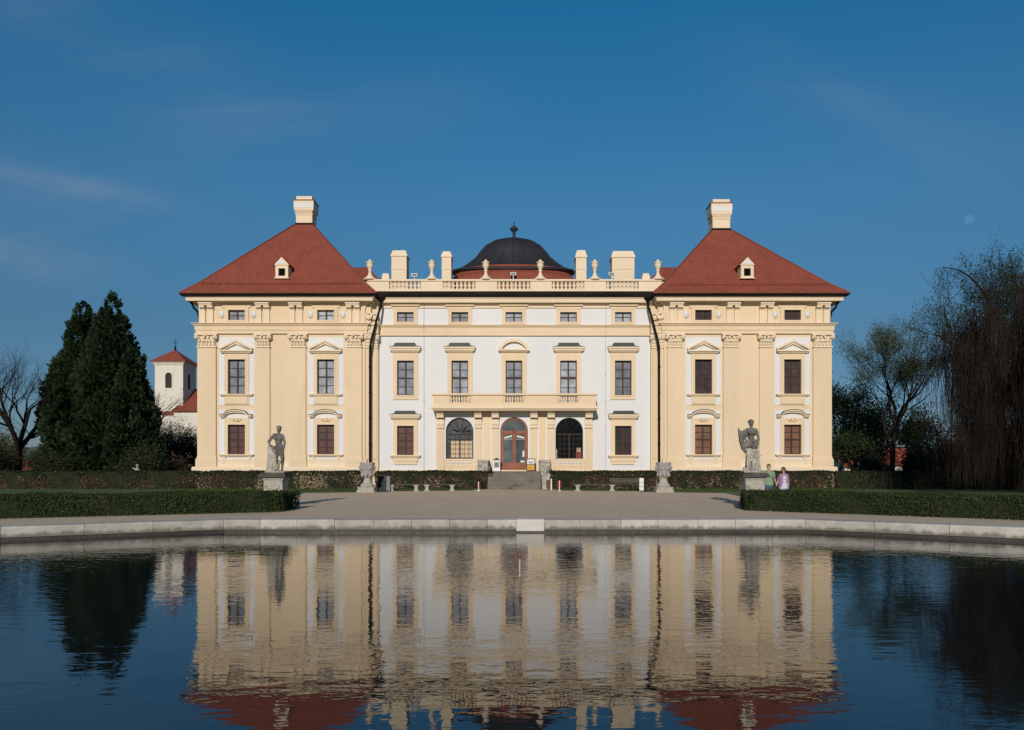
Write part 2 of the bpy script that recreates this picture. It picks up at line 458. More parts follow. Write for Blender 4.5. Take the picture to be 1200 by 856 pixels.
# ---------- windows -------------------------------------------------
def sash_mesh(cx, w, z0, z1, y, thick=0.07, rows=4, mid=True):
    m = MB(); x0, x1 = cx-w/2, cx+w/2
    m.box(x0, x0+thick, y, y+.08, z0, z1); m.box(x1-thick, x1, y, y+.08, z0, z1)
    m.box(x0+thick, x1-thick, y+.003, y+.077, z0, z0+thick); m.box(x0+thick, x1-thick, y+.003, y+.077, z1-thick, z1)
    m.box(cx-.06, cx+.06, y-.012, y+.068, z0+thick, z1-thick)
    for k in range(1, rows):
        z = z0 + (z1-z0)*k/rows
        t = .055 if (mid and k*2 == rows) else .022
        for a, b in ((x0+thick, cx-.06), (cx+.06, x1-thick)):
            m.box(a, b, y+.006, y+.07, z-t, z+t)
    return m
def window(cx, w, z0, z1, plane, pane='pane', rows=4, back=.15, thick=.07, mid=True):
    sh = sash_mesh(cx, w, z0, z1, plane+back, thick, rows, mid).build('window', M['sash'], ch)
    p = MB(); p.box(cx-w/2+.02, cx+w/2-.02, plane+back+.05, plane+back+.09, z0+.02, z1-.02)
    p.build('pane', M[pane], sh)
    return sh
def surround(win, cx, ow, z0, z1, rect, plane, d0, d1, mat='yellow'):
    m = MB()
    a, b, c, d = rect
    m.holes([(cx-ow/2,z0),(cx+ow/2,z0),(cx+ow/2,z1),(cx-ow/2,z1)], [[(a,c),(b,c),(b,d),(a,d)]], plane-d1, plane-d0)
    # raised inner moulding
    e = .10
    m.holes([(a-e,c-e),(b+e,c-e),(b+e,d+e),(a-e,d+e)], [[(a,c),(b,c),(b,d),(a,d)]], plane-d1-.035, plane-d1)
    return m.build('surround', M[mat], win)
def sill(win, cx, w, z, plane, h=.13, d=.28, mat='yellow'):
    m = MB()
    m.box(cx-w/2, cx+w/2, plane-d, plane-.02, z-h*.55, z)
    m.box(cx-w/2+.08, cx+w/2-.08, plane-d+.08, plane-.02, z-h, z-h*.55-.001)
    return m.build('sill', M[mat], win)
def tri_pediment(win, cx, w, z0, z1, plane):
    m = MB(); h = w/2
    m.box(cx-h+.12, cx+h-.12, plane-.22, plane-.02, z0-.10, z0-.001)
    m.box(cx-h, cx+h, plane-.36, plane-.02, z0, z0+.13)
    for s in (-1, 1):
        lo = [(cx+s*h, z0+.131), (cx, z1-.20)]; up = [(cx+s*h, z0+.30), (cx, z1)]
        m.strip(lo, up, plane-.36, plane-.02)
        lo2 = [(cx+s*(h-.3), z0+.131), (cx, z1-.36)]; up2 = [(cx+s*(h-.3), z0+.16), (cx, z1-.201)]
        m.strip(lo2, up2, plane-.27, plane-.02)
    o = m.build('pediment', M['cream'], win)
    t = MB(); t.prism([(cx-h+.35, z0+.14), (cx+h-.35, z0+.14), (cx, z1-.3)], plane-.10, plane-.05)
    t.build('pediment_field', M['white'], win)
    return o
def bow(x, h, z0, rise):
    t = abs(x)/h
    if t < .52: return z0 + rise*(1-.22*(t/.52)**2)
    if t < .80:
        u = (t-.52)/.28
        return z0 + rise*.78*(.5+.5*math.cos(math.pi*u))
    return z0
def bow_hood(win, cx, w, z0, z1, plane):
    m = MB(); h = w/2; n = 28; th = .20
    xs = [-h + 2*h*i/n for i in range(n+1)]
    lo = [(cx+x, bow(x, h, z0, z1-z0-th-.05)) for x in xs]
    mi = [(a, b+th*.55) for a, b in lo]; up = [(a, b+th) for a, b in lo]; rf = [(a, b+th+.05) for a, b in lo]
    m.strip(lo, mi, plane-.26, plane-.02); 
    m.strip([(a, b+.001) for a, b in mi], up, plane-.38, plane-.02)
    m.strip([(a, b+.001) for a, b in up], rf, plane-.41, plane-.02, 1)
    o = m.build('hood', [M['cream'], M['hood']], win)
    return o
def cartouche(win, cx, z, plane, r=.3):
    m = MB()
    for s in (-1, 1):
        m.tube([(cx+s*r*math.cos(a), plane-.12, z+r*.55*math.sin(a)) for a in [i*math.pi/8-.9 for i in range(13)]], .035, 6)
        m.ball((cx+s*r*1.15, plane-.1, z+.05), (.09,.05,.09), 8, 6)
    m.ball((cx, plane-.1, z), (r*.55, .07, r*.42), 10, 6)
    for k in range(3): m.ball((cx+(k-1)*.12, plane-.12, z+r*.5), (.06,.05,.07), 8, 6)
    return m.build('cartouche', M['cream'], win)
def dark_hood(win, cx, w, z0, z1, plane):
    m = MB(); h = w/2
    zc1 = z0 + (z1-z0)*.48
    m.box(cx-h+.16, cx+h-.16, plane-.20, plane-.02, z0-.10, z0+.001)
    m.box(cx-h+.05, cx+h-.05, plane-.34, plane-.02, z0+.002, z0+(zc1-z0)*.55)
    m.box(cx-h, cx+h, plane-.42, plane-.02, z0+(zc1-z0)*.55+.001, zc1)
    m.build('hood', M['cream'], win)
    d = MB(); n = 8
    lo = []; up = []
    xs = [-h-.02, -h+.10, -h+.24, -h+.36, -h+.44, h-.44, h-.36, h-.24, h-.10, h+.02]
    zs = [.03, .07, .15, .28, 1, 1, .28, .15, .07, .03]
    hh = z1 - zc1
    d.strip([(cx+x, zc1+.002) for x in xs], [(cx+x, zc1+.03+(hh-.03)*k) for x, k in zip(xs, zs)], plane-.40, plane-.02)
    d.build('hood_flashing', M['hood'], win)
def arch_pediment(win, cx, w, z0, z1, plane):
    m = MB(); h = w/2; n = 20
    m.box(cx-h+.12, cx+h-.12, plane-.22, plane-.02, z0-.10, z0-.001)
    m.box(cx-h, cx+h, plane-.38, plane-.02, z0, z0+.13)
    rise = z1 - z0 - .13; rad = (h*h+rise*rise)/(2*rise); a0 = math.asin(h/rad)
    def arc(r, dz=0): return [(cx+r*math.sin(-a0+2*a0*i/n), z0+.132+max(0, r*math.cos(-a0+2*a0*i/n)-(rad-rise))) for i in range(n+1)]
    m.strip(arc(rad-.24), arc(rad), plane-.38, plane-.02)
    m.build('pediment', M['cream'], win)
    t = MB(); q = arc(rad-.26); 
    t.strip([(x, z0+.131) for x, z in q], [(x, z+.001) for x, z in q], plane-.10, plane-.05)
    t.build('pediment_field', M['white'], win)

# ---------- capital ------------------------------------------------
def capital_mb(m, x0, x1, z0, z1, y):
    w = x1-x0; h = z1-z0; c = (x0+x1)/2
    m.box(x0+.03, x1-.03, y-.02, y+.2, z0, z1-.12)                      # bell
    m.box(x0-.16, x1+.16, y-.22, y+.2, z1-.13, z1-.002)                 # abacus
    m.box(x0-.04, x1+.04, y-.09, y+.2, z0-.06, z0+.06)                  # astragal
    n = 5
    for k in range(n):
        x = x0 + w*(k+.5)/n
        m.ball((x, y-.05, z0+.24), (.11,.09,.20), 7, 5); m.ball((x, y-.14, z0+.40), (.10,.08,.07), 7, 5)
    for k in range(4):
        x = x0 + w*(k+.5)/4
        m.ball((x, y-.06, z0+.52), (.12,.09,.19), 7, 5); m.ball((x, y-.16, z0+.66), (.10,.08,.06), 7, 5)
    for s in (x0, x1):
        m.tube([(s, y-.24, z1-.30), (s, y+.05, z1-.30)], .17, 10); m.ball((s, y-.25, z1-.30), (.07,.05,.07), 7, 5)
    for s in (-.16, .16):
        m.tube([(c+s, y-.2, z1-.28), (c+s, y, z1-.28)], .11, 9)
    m.ball((c, y-.22, z1-.12), (.13,.09,.12), 8, 6)

# ---------- pavilions ----------------------------------------------
def pavilion(sg):
    right = sg > 0
    ox = lambda px: sg*(603-px)/15.0               # measured on the left pavilion
    def span(a, b):
        p, q = ox(a), ox(b)
        return (min(p,q), max(p,q))
    xo, xi = 24.67, 11.67
    bx0, bx1 = (xi, xo) if right else (-xo, -xi)
    cols = [277.7, 382.0]
    holes = []
    for c in cols:
        for (a, b, w) in ((421.6,462,1.34), (498,532.6,1.34), (363.7,375.6,1.30)):
            holes.append((ox(c)-w/2, ox(c)+w/2, zp(b), zp(a)))
    wall = MB()
    rects = [[(a,c),(b,c),(b,d),(a,d)] for a,b,c,d in holes]
    wall.holes([(bx0,G-.1),(bx1,G-.1),(bx1,zp(347)),(bx0,zp(347))], rects, DP, DP+.34)
    wall.box(bx0, bx0+.3, DP+.341, 72, G-.1, zp(347)); wall.box(bx1-.3, bx1, DP+.341, 72, G-.1, zp(347))
    wall.box(bx0+.301, bx1-.301, 71.7, 72, G-.1, zp(347))
    pw = wall.build('pavilion_wall', M['yellow'], ch)
    # white recessed fields
    for c in cols:
        a, b = ox(c)-1.39, ox(c)+1.39
        wf = MB()
        w = .67
        wf.holes([(a,zp(475)),(b,zp(475)),(b,zp(395.6)),(a,zp(395.6))], [[(ox(c)-w,zp(462)),(ox(c)+w,zp(462)),(ox(c)+w,zp(421.6)),(ox(c)-w,zp(421.6))]], DP-.03, DP)
        wf.holes([(a,zp(544)),(b,zp(544)),(b,zp(480.7)),(a,zp(480.7))], [[(ox(c)-w,zp(532.6)),(ox(c)+w,zp(532.6)),(ox(c)+w,zp(498)),(ox(c)-w,zp(498))]], DP-.03, DP)
        wf.build('wall_field', M['white'], pw)
    # pilasters with capitals and pedestals
    for a, b in ((234,255), (300,318), (339.7,360), (405.5,425.6)):
        x0, x1 = span(a, b); x0 += .08; x1 -= .08
        if a == 234:
            if right: x1 = bx1+.05
            else: x0 = bx0-.05
        p = MB(); p.box(x0, x1, DP-.16, DP+.2, zp(538), zp(406.6))
        p.box(x0-.04, x1+.04, DP-.20, DP+.2, zp(538)+.001, zp(536)+.03)
        po = p.build('pilaster', M['yellow'], ch)
        cm = MB(); capital_mb(cm, x0, x1, zp(407), zp(391.8), DP-.16); cm.build('capital', M['cream'], po)
        q = MB(); q.box(x0-.10, x1+.10, DP-.28, DP+.2, zp(547), zp(538)-.001); q.build('pedestal', M['yellow'], po)
    # plinth
    pl = MB()
    pl.ring(bx0, bx1, DP, 72, [(.10,zp(538.5)), (.14,zp(538.2)), (.14,zp(539.5)), (.12,zp(540)), (.12,zp(547))])
    pl.ring(bx0, bx1, DP, 72, [(.12,zp(547)), (.36,zp(547.2)), (.40,zp(548.5)), (.40,G-.1)])
    pl.build('plinth', M['cream'], ch)
    # entablature band and eaves cornice
    eb = MB()
    eb.ring(bx0, bx1, DP, 72, [(.0,zp(391.6)),(.18,zp(391.6)),(.18,zp(388)),(.23,zp(387.7)),(.23,zp(383)),(.30,zp(382.4)),(.34,zp(381.2)),(.44,zp(380.4)),(.44,zp(379.6)),(.0,zp(379.2))])
    eb.build('entablature', M['yellow'], ch)
    cn = MB()
    pr = [(0,357.5),(.12,357),(.12,355.8),(.22,354.6),(.26,353.4),(.70,352.6),(.74,348.6),(.80,348.2),(.84,347.2),(.0,347.0)]
    cn.ring(bx0, bx1, DP, 72, [(o, Z(p, DP-o)) for o, p in pr])
    cn.build('cornice', M['cream'], ch)
    gt = MB()
    gt.ring(bx0, bx1, DP, 72, [(.0,Z(347.2,DP-.9)),(.86,Z(347.1,DP-.9)),(1.0,Z(346.3,57)),(1.06,Z(344.6,57)),(1.06,Z(343.6,57)),(.9,Z(343.4,57))])
    gt.build('gutter', M['gutter'], ch)
    # frieze brackets
    for a, b in ((235,251), (300.8,317), (339.8,355.5), (406,422.5)):
        x0, x1 = span(a, b); c = (x0+x1)/2; w = x1-x0
        br = MB()
        br.box(x0, x1, DP-.52, DP-.02, zp(357.6), zp(353.6)); br.box(x0+.04, x1-.04, DP-.46, DP-.02, zp(359), zp(357.6)-.001)
        for s in (-1, 1):
            cc = c + s*w*.29
            br.box(cc-w*.2, cc+w*.2, DP-.40, DP-.02, zp(361.5), zp(359)-.001)
            br.box(cc-w*.17, cc+w*.17, DP-.14, DP-.02, zp(379.4), zp(361.5)-.001)
            br.box(cc-w*.19, cc+w*.19, DP-.19, DP-.02, zp(363.5), zp(361.5)-.002)
        br.build('frieze_bracket', M['cream'], ch)
    # windows
    for i, c in enumerate(cols):
        cx = ox(c)
        up = 'pane_dark' if right else 'pane'
        w1 = window(cx, 1.34, zp(462), zp(421.6), DP, up)
        surround(w1, cx, 1.92, zp(474.6), zp(412.9), (cx-.67,cx+.67,zp(462),zp(421.6)), DP, .03, .10)
        sill(w1, cx, 2.6, zp(462), DP, .17, .26)
        tri_pediment(w1, cx, 2.55, zp(412.8), zp(398.6), DP)
        a = MB(); a.box(cx-.85, cx+.85, DP-.15, DP-.101, zp(473.5), zp(465)); a.build('apron', M['yellow'], w1)
        w2 = window(cx, 1.34, zp(532.6), zp(498), DP, 'shutter_tan' if right else 'shutter')
        surround(w2, cx, 1.92, zp(532.6), zp(489.8), (cx-.67,cx+.67,zp(532.6),zp(498)), DP, .03, .10)
        sill(w2, cx, 2.7, zp(532.6), DP, .17, .26)
        bow_hood(w2, cx, 2.5, zp(489.6), zp(480.2), DP)
        cartouche(w2, cx, zp(492.6), DP-.05, .27)
        for s in (-1, 1):
            a = MB(); a.box(cx+s*.98-.12, cx+s*.98+.12, DP-.13, DP-.031, zp(543.5), zp(535.2)); a.build('apron', M['yellow'], w2)
        w3 = window(cx, 1.30, zp(375.6), zp(363.7), DP, 'pane_dark' if right else 'pane', 2, .12, .05, False)
        surround(w3, cx, 1.85, zp(378.6), zp(361), (cx-.65,cx+.65,zp(375.6),zp(363.7)), DP, .02, .09)
        hd = MB(); hd.box(cx-1.25, cx+1.25, DP-.16, DP-.02, zp(357.4), zp(356.4)); hd.box(cx-1.1, cx+1.1, DP-.10, DP-.02, zp(361)+.002, zp(357.4)-.001)
        hd.build('hood', M['yellow'], w3)
    for px in (259.6, 297.4, 363.8, 401.8):
        o = MB(); o.tube([(ox(px), DP-.05, zp(369)), (ox(px), DP+.01, zp(369))], .2, 14)
        o.v = [(x, y, zp(369)+(z-zp(369))*1.5) for x, y, z in o.v]
        o.build('oval_plaque', M['white'], ch)
    # inner curved corner between the pavilion and the centre
    ix = bx0 if right else bx1
    cp = MB(); d = -sg
    cp.box(ix, ix+d*.42, DP+.12, DC+.05, G-.1, zp(352)); cp.box(ix+d*.421, ix+d*.95, DP+.38, DC+.05, G-.1, zp(352))
    cp.box(ix+d*.10, ix+d*.30, DP+.06, DP+.121, zp(538), zp(407))
    cp.box(ix+d*.52, ix+d*.85, DP+.31, DP+.381, zp(538), zp(407))
    co = cp.build('corner_pier', M['yellow'], ch)
    cc = MB(); 
    a, b = sorted((ix+d*.05, ix+d*.36)); capital_mb(cc, a, b, zp(407), zp(391.8), DP+.08)
    a, b = sorted((ix+d*.50, ix+d*.90)); capital_mb(cc, a, b, zp(407), zp(391.8), DP+.33)
    cc.build('capital', M['cream'], co)
    sc = MB()                                             # scroll bracket of the frieze
    for k, (yy, xx) in enumerate(((DP+.02, ix+d*.30), (DP+.22, ix+d*.72))):
        pts = []
        for i in range(22):
            t = i/21
            if t < .6:
                a = math.pi*(.5 + 1.0*t/.6); pts.append((xx + d*.38*math.cos(a)*1, yy, zp(364) + 1.05*math.sin(a)*.62))
            else:
                u = (t-.6)/.4; a = math.pi*(1.5+1.2*u); r = .30*(1-.6*u)
                pts.append((xx + d*r*math.cos(a)*.8, yy, zp(364)-1.05*.62+.30 + r*math.sin(a)))
        sc.tube(pts, .10, 7)
        sc.ball((xx, yy-.02, zp(372)), (.17,.12,.17), 9, 6); sc.ball((xx, yy-.02, zp(383)), (.14,.12,.24), 9, 6)
        sc.ball((xx, yy-.02, zp(390)), (.18,.12,.12), 9, 6)
    cap = MB(); sc.build('scroll', M['cream'], co)
    bb = MB(); a, b = sorted((ix+d*.02, ix+d*1.02)); bb.box(a, b, DP+.0, DC+.05, zp(391), zp(380)); bb.box(a-.03, b+.03, DP-.1, DC+.05, zp(381.5), zp(379.6)); bb.build('entablature', M['yellow'], co)
    # roof
    rf = MB()
    ze = Z(343, 57.0)
    top = (22.5 if right else 22.96)
    ax0, ax1 = (17.05, 18.8) if right else (-19.07, -17.42)
    ex0, ex1, ey0, ey1 = bx0-1.04, bx1+1.04, 57.0-.04, 73.04
    kick = .16
    def lerp(a, b, t): return a+(b-a)*t
    kx0, kx1 = lerp(ex0, ax0, kick), lerp(ex1, ax1, kick); ky0, ky1 = lerp(ey0, 64.25, kick), lerp(ey1, 65.75, kick)
    kz = lerp(ze, top, kick) - .16
    L = [[(ex0,ey0,ze-.06),(ex1,ey0,ze-.06),(ex1,ey1,ze-.06),(ex0,ey1,ze-.06)],
         [(ex0,ey0,ze),(ex1,ey0,ze),(ex1,ey1,ze),(ex0,ey1,ze)],
         [(kx0,ky0,kz),(kx1,ky0,kz),(kx1,ky1,kz),(kx0,ky1,kz)],
         [(ax0,64.25,top),(ax1,64.25,top),(ax1,65.75,top),(ax0,65.75,top)]]
    v = [p for r in L for p in r]; f = []
    for i in range(3):
        for k in range(4):
            l = (k+1) % 4
            f.append((4*i+k, 4*i+l, 4*i+4+l, 4*i+4+k))
    f += [(12,13,14,15), (3,2,1,0)]
    rf.add(v, f)
    ro = rf.build('pavilion_roof', M['roof'], ch)
    hp = MB()                                             # hip and ridge tiles, snow rail
    for k in range(4):
        hp.tube([L[1][k], L[2][k], L[3][k]], .07, 6)
    hp.build('hip_tiles', M['roof'], ro)
    sr = MB(); zz = kz-.25; yy = lerp(ey0, ky0, (zz-ze)/(kz-ze)) 
    sr.tube([(ex0+1.3, yy-.05, zz+.13), (ex1-1.3, yy-.05, zz+.13)], .025, 5)
    for k in range(20):
        x = ex0+1.4+(ex1-ex0-2.8)*k/19
        sr.box(x-.02, x+.02, yy-.07, yy+.03, zz-.02, zz+.15)
    sr.build('snow_rail', M['roof'], ro)
    # chimney
    D = 64.35; zt = lambda py: Z(py, D)
    dz = 6 if right else 0
    cy0, cy1 = 64.35, 65.65
    sx0, sx1 = ax0+.12, ax1-.12
    c = MB()
    c.ring(sx0, sx1, cy0, cy1, [(0,top-.25),(0,zt(252.5+dz*.83)),(.05,zt(252+dz*.83)),(.05,zt(250.5+dz*.83)),(.0,zt(250+dz*.83)),(.0,zt(249+dz*.83)),(.12,zt(247+dz*.8)),(.13,zt(246+dz*.75)),(.16,zt(236+dz*.55)),(.0,zt(235.2+dz*.55))], cap_top=True)
    c.ring(sx0, sx1, cy0, cy1, [(-.02,zt(235.3+dz*.5)),(-.02,zt(230+dz*.6)),(-.2,zt(229.2+dz*.6))], cap_top=True)
    cho = c.build('chimney', M['cream'], ch)
    wp = MB()
    wp.ring(sx0, sx1, cy0, cy1, [(.13,zt(243.9+dz*.7)),(.147,zt(243.8+dz*.7)),(.163,zt(239.2+dz*.6)),(.14,zt(239.1+dz*.6))])
    wp.build('chimney_panel', M['white'], cho)
    for k in range(9):
        x = sx0-.05 + (sx1-sx0+.1)*(k+.5)/9
        wp2 = MB() if k == 0 else wp2
        wp2.box(x-.05, x+.05, cy0-.10, cy0+.02, zt(250+dz*.8), zt(248+dz*.8))
    wp2.build('dentils', M['cream'], cho)
    ct = MB(); ct.ring(sx0, sx1, cy0, cy1, [(.0,zt(235.25+dz*.55)),(.21,zt(235.6+dz*.55)),(.21,zt(234.9+dz*.55)),(-.02,zt(234.4+dz*.55))]); ct.build('chimney_flashing', M['roof'], cho)
    fl = MB(); fl.ring(sx0, sx1, cy0, cy1, [(.0,top+.22),(.05,top+.2),(.12,top-.15)]); fl.build('flashing', M['gutter'], cho)
    # dormer
    D = 58.35; zd = lambda py: Z(py, D); cx = sg*18.3; w = .50
    dm = MB()
    dm.holes([(cx-w,zd(326)),(cx+w,zd(326)),(cx+w,zd(311)),(cx-w,zd(311))], [[(cx-.27,zd(323.6)),(cx+.27,zd(323.6)),(cx+.27,zd(314.6)),(cx-.27,zd(314.6))]], D, D+.15)
    dm.box(cx-w, cx-w+.1, D+.151, 60.2, zd(326), zd(311)); dm.box(cx+w-.1, cx+w, D+.151, 60.2, zd(326), zd(311))
    dm.prism([(cx-w-.1,zd(311)+.001),(cx+w+.1,zd(311)+.001),(cx,zd(301.5))], D-.06, D+.1)
    dm.box(cx-w-.08, cx+w+.08, D-.1, D+.1, zd(326.8), zd(325.8))
    do = dm.build('dormer', M['cream'], ch)
    t = MB(); t.prism([(cx-w+.12,zd(311)+.1),(cx+w-.12,zd(311)+.1),(cx,zd(303.6))], D-.075, D-.062); t.build('dormer_gable', M['white'], do)
    t = MB()
    for s in (-1, 1):
        a = [(cx+s*(w+.16), zd(311)-.03), (cx, zd(301.5)+.01)]
        t.strip(a, [(x, z+.06) for x, z in a], D-.1, 61.2)
    t.build('dormer_roof', M['roof'], do)
    t = MB(); t.box(cx-.27, cx+.27, D+.1, D+.14, zd(323.6), zd(314.6)); t.build('dormer_void', M['void'], do)  # matte black sheet: the dark inside the open dormer is put into its colour
    t = MB(); t.box(cx-.27, cx+.27, D+.06, D+.099, zd(323.6), zd(322.9)); t.box(cx-.27, cx-.22, D+.06, D+.099, zd(322.9), zd(314.6)); t.box(cx+.22, cx+.27, D+.06, D+.099, zd(322.9), zd(314.6)); t.build('dormer_sash', M['sash'], do)
    # main downpipe with hopper
    D = 58.1
    px = lambda p: sg*(603-p)/(F/D)
    dp = MB()
    dp.tube([(px(446.5), D+.15, Z(353,D)), (px(446.2), D+.02, Z(360,D)), (px(444), D-.34, Z(370,D)), (px(436.4), D-.40, Z(400,D)), (px(434.7), D-.36, Z(408,D)), (px(434), D-.13, Z(418,D)), (px(433.8), D-.13, G+.1)], .09, 8)
    for zz in (430, 460, 490, 520):
        dp.tube([(px(433.9), D-.13, Z(zz,D)-.03), (px(433.9), D-.13, Z(zz,D)+.03)], .12, 8)
    dpo = dp.build('downpipe', M['pipe'], ch)
    hpx = MB(); hpx.ring(px(446.5)-.15, px(446.5)+.15, D-.05, D+.3, [(0,Z(354,D)),(.05,Z(352,D)),(.2,Z(349,D)),(.2,Z(345,D)),(.0,Z(345,D))]); hpx.build('hopper', M['pipe'], dpo)
    # small elbow at the outer corner
    el = MB()
    xe = sg*(xo+.45)
    el.tube([(xe+sg*.25, DP-.2, Z(352.5,DP)), (xe, DP-.1, Z(357,DP)), (xe-sg*.05, DP-.05, Z(360.5,DP)), (sg*(xo+.12), DP+.1, Z(365.5,DP)), (sg*(xo+.1), DP+.4, Z(374,DP)), (sg*(xo+.1), DP+.4, G)], .09, 8)
    el.tube([(xe+sg*.25, DP-.2, Z(350,DP)), (xe+sg*.25, DP-.2, Z(352.6,DP))], .14, 8)
    el.build('downpipe', M['pipe'], ch)
pavilion(-1); pavilion(1)

# ---------- central block -------------------------------------------
cxs = [-8.62, -4.32, -0.05, 4.26, 8.58]
holes = []
WC = 1.31
for i, c in enumerate(cxs):
    holes.append((c-WC/2, c+WC/2, zc(377.6), zc(366.2)))
    holes.append((c-WC/2, c+WC/2, zc(463.5 if i in (0,4) else 475.2), zc(423)))
    if i in (0,4): holes.append((c-WC/2, c+WC/2, zc(533.5), zc(499.4)))
mw = MB()
mw.holes([(-11.6,G-.1),(11.6,G-.1),(11.6,zc(346)),(-11.6,zc(346))], [[(a,c),(b,c),(b,d),(a,d)] for a,b,c,d in holes], DC, DC+.34)
mwall = mw.build('main_wall', M['white'], ch)
mw = MB(); mw.box(-11.6, 11.6, 71, 71.3, G-.1, zc(346)); mw.build('rear_wall', M['white'], ch)
t = MB(); t.box(-11.6, 11.6, DC+.35, 71, zc(346)-.25, zc(346)+.05); t.build('flat_roof', M['gutter'], ch)
t = MB()
t.box(-11.6, 11.6, DC-.12, DC-.002, zc(392.6), zc(384)); t.box(-11.6, 11.6, DC-.18, DC-.002, zc(384)+.001, zc(382.6)); t.box(-11.6, 11.6, DC-.28, DC-.002, zc(382.6)+.001, zc(381.4)); t.box(-11.6, 11.6, DC-.16, DC-.002, zc(394), zc(392.6)-.001)
t.build('entablature', M['yellow'], ch)
t = MB()
t.prismx(([(DC-.02,zc(361.5)),(DC-.10,zc(361.3)),(DC-.10,zc(358)),(DC-.20,zc(357.4)),(DC-.24,zc(356)),(DC-.52,Z(354.8,DC-.5)),(DC-.56,Z(350.4,DC-.5)),(DC-.62,Z(349.6,DC-.6)),(DC-.66,Z(348.8,DC-.6)),(DC-.02,Z(348.6,DC-.6))], DC-.001), -11.3, 11.3)
t.build('cornice', M['cream'], ch)
t = MB()
t.prismx(([(DC-.5,Z(348.5,DC-.7)),(DC-.70,Z(348.2,DC-.7)),(DC-.80,Z(347,DC-.7)),(DC-.82,Z(345.4,DC-.7)),(DC-.82,Z(344.4,DC-.7)),(DC-.55,Z(343.4,DC-.7)),(DC-.30,zc(342.6))], DC-.29), -11.5, 11.5)
for k in range(24): t.box(-11.2+k*.97, -11.17+k*.97, DC-.86, DC-.6, Z(347.4,DC-.7), Z(344,DC-.7))
t.build('gutter', M['gutter'], ch)
t = MB()
t.box(-11.2, 11.2, DC-.10, DC-.002, zc(556.5), zc(550.6)); t.box(-11.2, 11.2, DC-.30, DC-.002, G-.1, zc(556.5)-.001)
t.build('plinth', M['cream'], ch)

for i, c in enumerate(cxs):
    w3 = window(c, WC, zc(377.6), zc(366.2), DC, 'pane', 2, .12, .05, False)
    surround(w3, c, 1.92, zc(380.6), zc(363.2), (c-WC/2,c+WC/2,zc(377.6),zc(366.2)), DC, .0, .09)
    hd = MB(); hd.box(c-1.13, c+1.13, DC-.26, DC-.002, zc(359.4), zc(357.8)); hd.box(c-.96, c+.96, DC-.12, DC-.002, zc(363.2)+.001, zc(359.4)-.001)
    hd.build('hood', M['yellow'], w3)
    outer = i in (0, 4)
    zb = 463.5 if outer else 475.2
    w1 = window(c, WC, zc(zb), zc(423), DC, 'pane', 4 if outer else 5, mid=outer)
    if not outer:
        e = MB(); e.box(c-WC/2+.07, c+WC/2-.07, DC+.143, DC+.20, zc(444.2), zc(441.6)); e.build('transom', M['sash'], w1)
    surround(w1, c, 1.98, zc(468.6 if outer else 475.3), zc(411.8), (c-WC/2,c+WC/2,zc(zb),zc(423)), DC, .0, .09)
    if i == 2: arch_pediment(w1, c, 2.45, zc(411.8), zc(398), DC)
    else: dark_hood(w1, c, 2.45, zc(411.8), zc(402.8), DC)
    if outer:
        w2 = window(c, WC, zc(533.5), zc(499.4), DC, 'shutter' if i == 0 else 'pane_dark')
        surround(w2, c, 1.92, zc(533.5), zc(490), (c-WC/2,c+WC/2,zc(533.5),zc(499.4)), DC, .0, .09)
        dark_hood(w2, c, 2.4, zc(490.2), zc(482), DC)
        sill(w2, c, 2.4, zc(533.5), DC, .2, .30)
        a = MB(); a.box(c-.98, c+.98, DC-.14, DC-.002, zc(541), zc(536.6)); a.box(c-.90, c+.90, DC-.10, DC-.002, zc(544.6), zc(541)-.001)
        a.build('apron', M['yellow'], w2)

for px in (497, 709.5):
    x = (px-603)/(F/DC)
    t = MB(); t.tube([(x, DC-.33, zc(352)), (x, DC-.31, zc(379)), (x, DC-.32, zc(383)), (x, DC-.05, zc(395)), (x, DC-.05, zc(550)), (x, DC-.34, zc(557)), (x, DC-.34, G)], .009, 5)
    for q in (410, 440, 470, 500, 530): t.box(x-.03, x+.03, DC-.07, DC-.01, zc(q)-.03, zc(q)+.03)
    t.build('lightning_conductor', M['bin_grey'], ch)
# ---------- portico and balcony --------------------------------------
DPO = 58.25
zo = lambda py: Z(py, DPO); xo_ = lambda px: (px-602.6)/(F/DPO)-.03
def arch(cx, w, z0, zs, n=18):
    r = w/2
    return [(cx-r,z0),(cx+r,z0)] + [(cx+r*math.cos(math.pi*k/n), zs+r*math.sin(math.pi*k/n)) for k in range(n+1)]
arches = [(-4.31, 2.17, 537.8, 505.9), (-.03, 2.17, 552.0, 505.5), (4.29, 2.17, 537.8, 505.9)]
po = MB()
po.holes([(-6.14,G-.1),(6.14,G-.1),(6.14,zo(480.2)),(-6.14,zo(480.2))], [arch(c,w,zo(a),zo(b)) for c,w,a,b in arches], DPO, DC)
port = po.build('portico', M['yellow'], ch)
for k, (c, w, a, b) in enumerate(arches):
    wf = MB()
    sw = 1.24
    wf.holes([(c-sw,zo(a)),(c+sw,zo(a)),(c+sw,zo(483.5)),(c-sw,zo(483.5))] if False else [(c-sw,zo(a)-.001),(c-1.085,zo(a)-.001),(c-1.085,zo(b))] + [(c+1.085*math.cos(math.pi-math.pi*j/18), zo(b)+1.085*math.sin(math.pi-math.pi*j/18)) for j in range(1,18)] + [(c+1.085,zo(b)),(c+1.085,zo(a)-.001),(c+sw,zo(a)-.001),(c+sw,zo(483.5)),(c-sw,zo(483.5))], [], DPO-.03, DPO)
    wf.build('wall_field', M['white'], port)
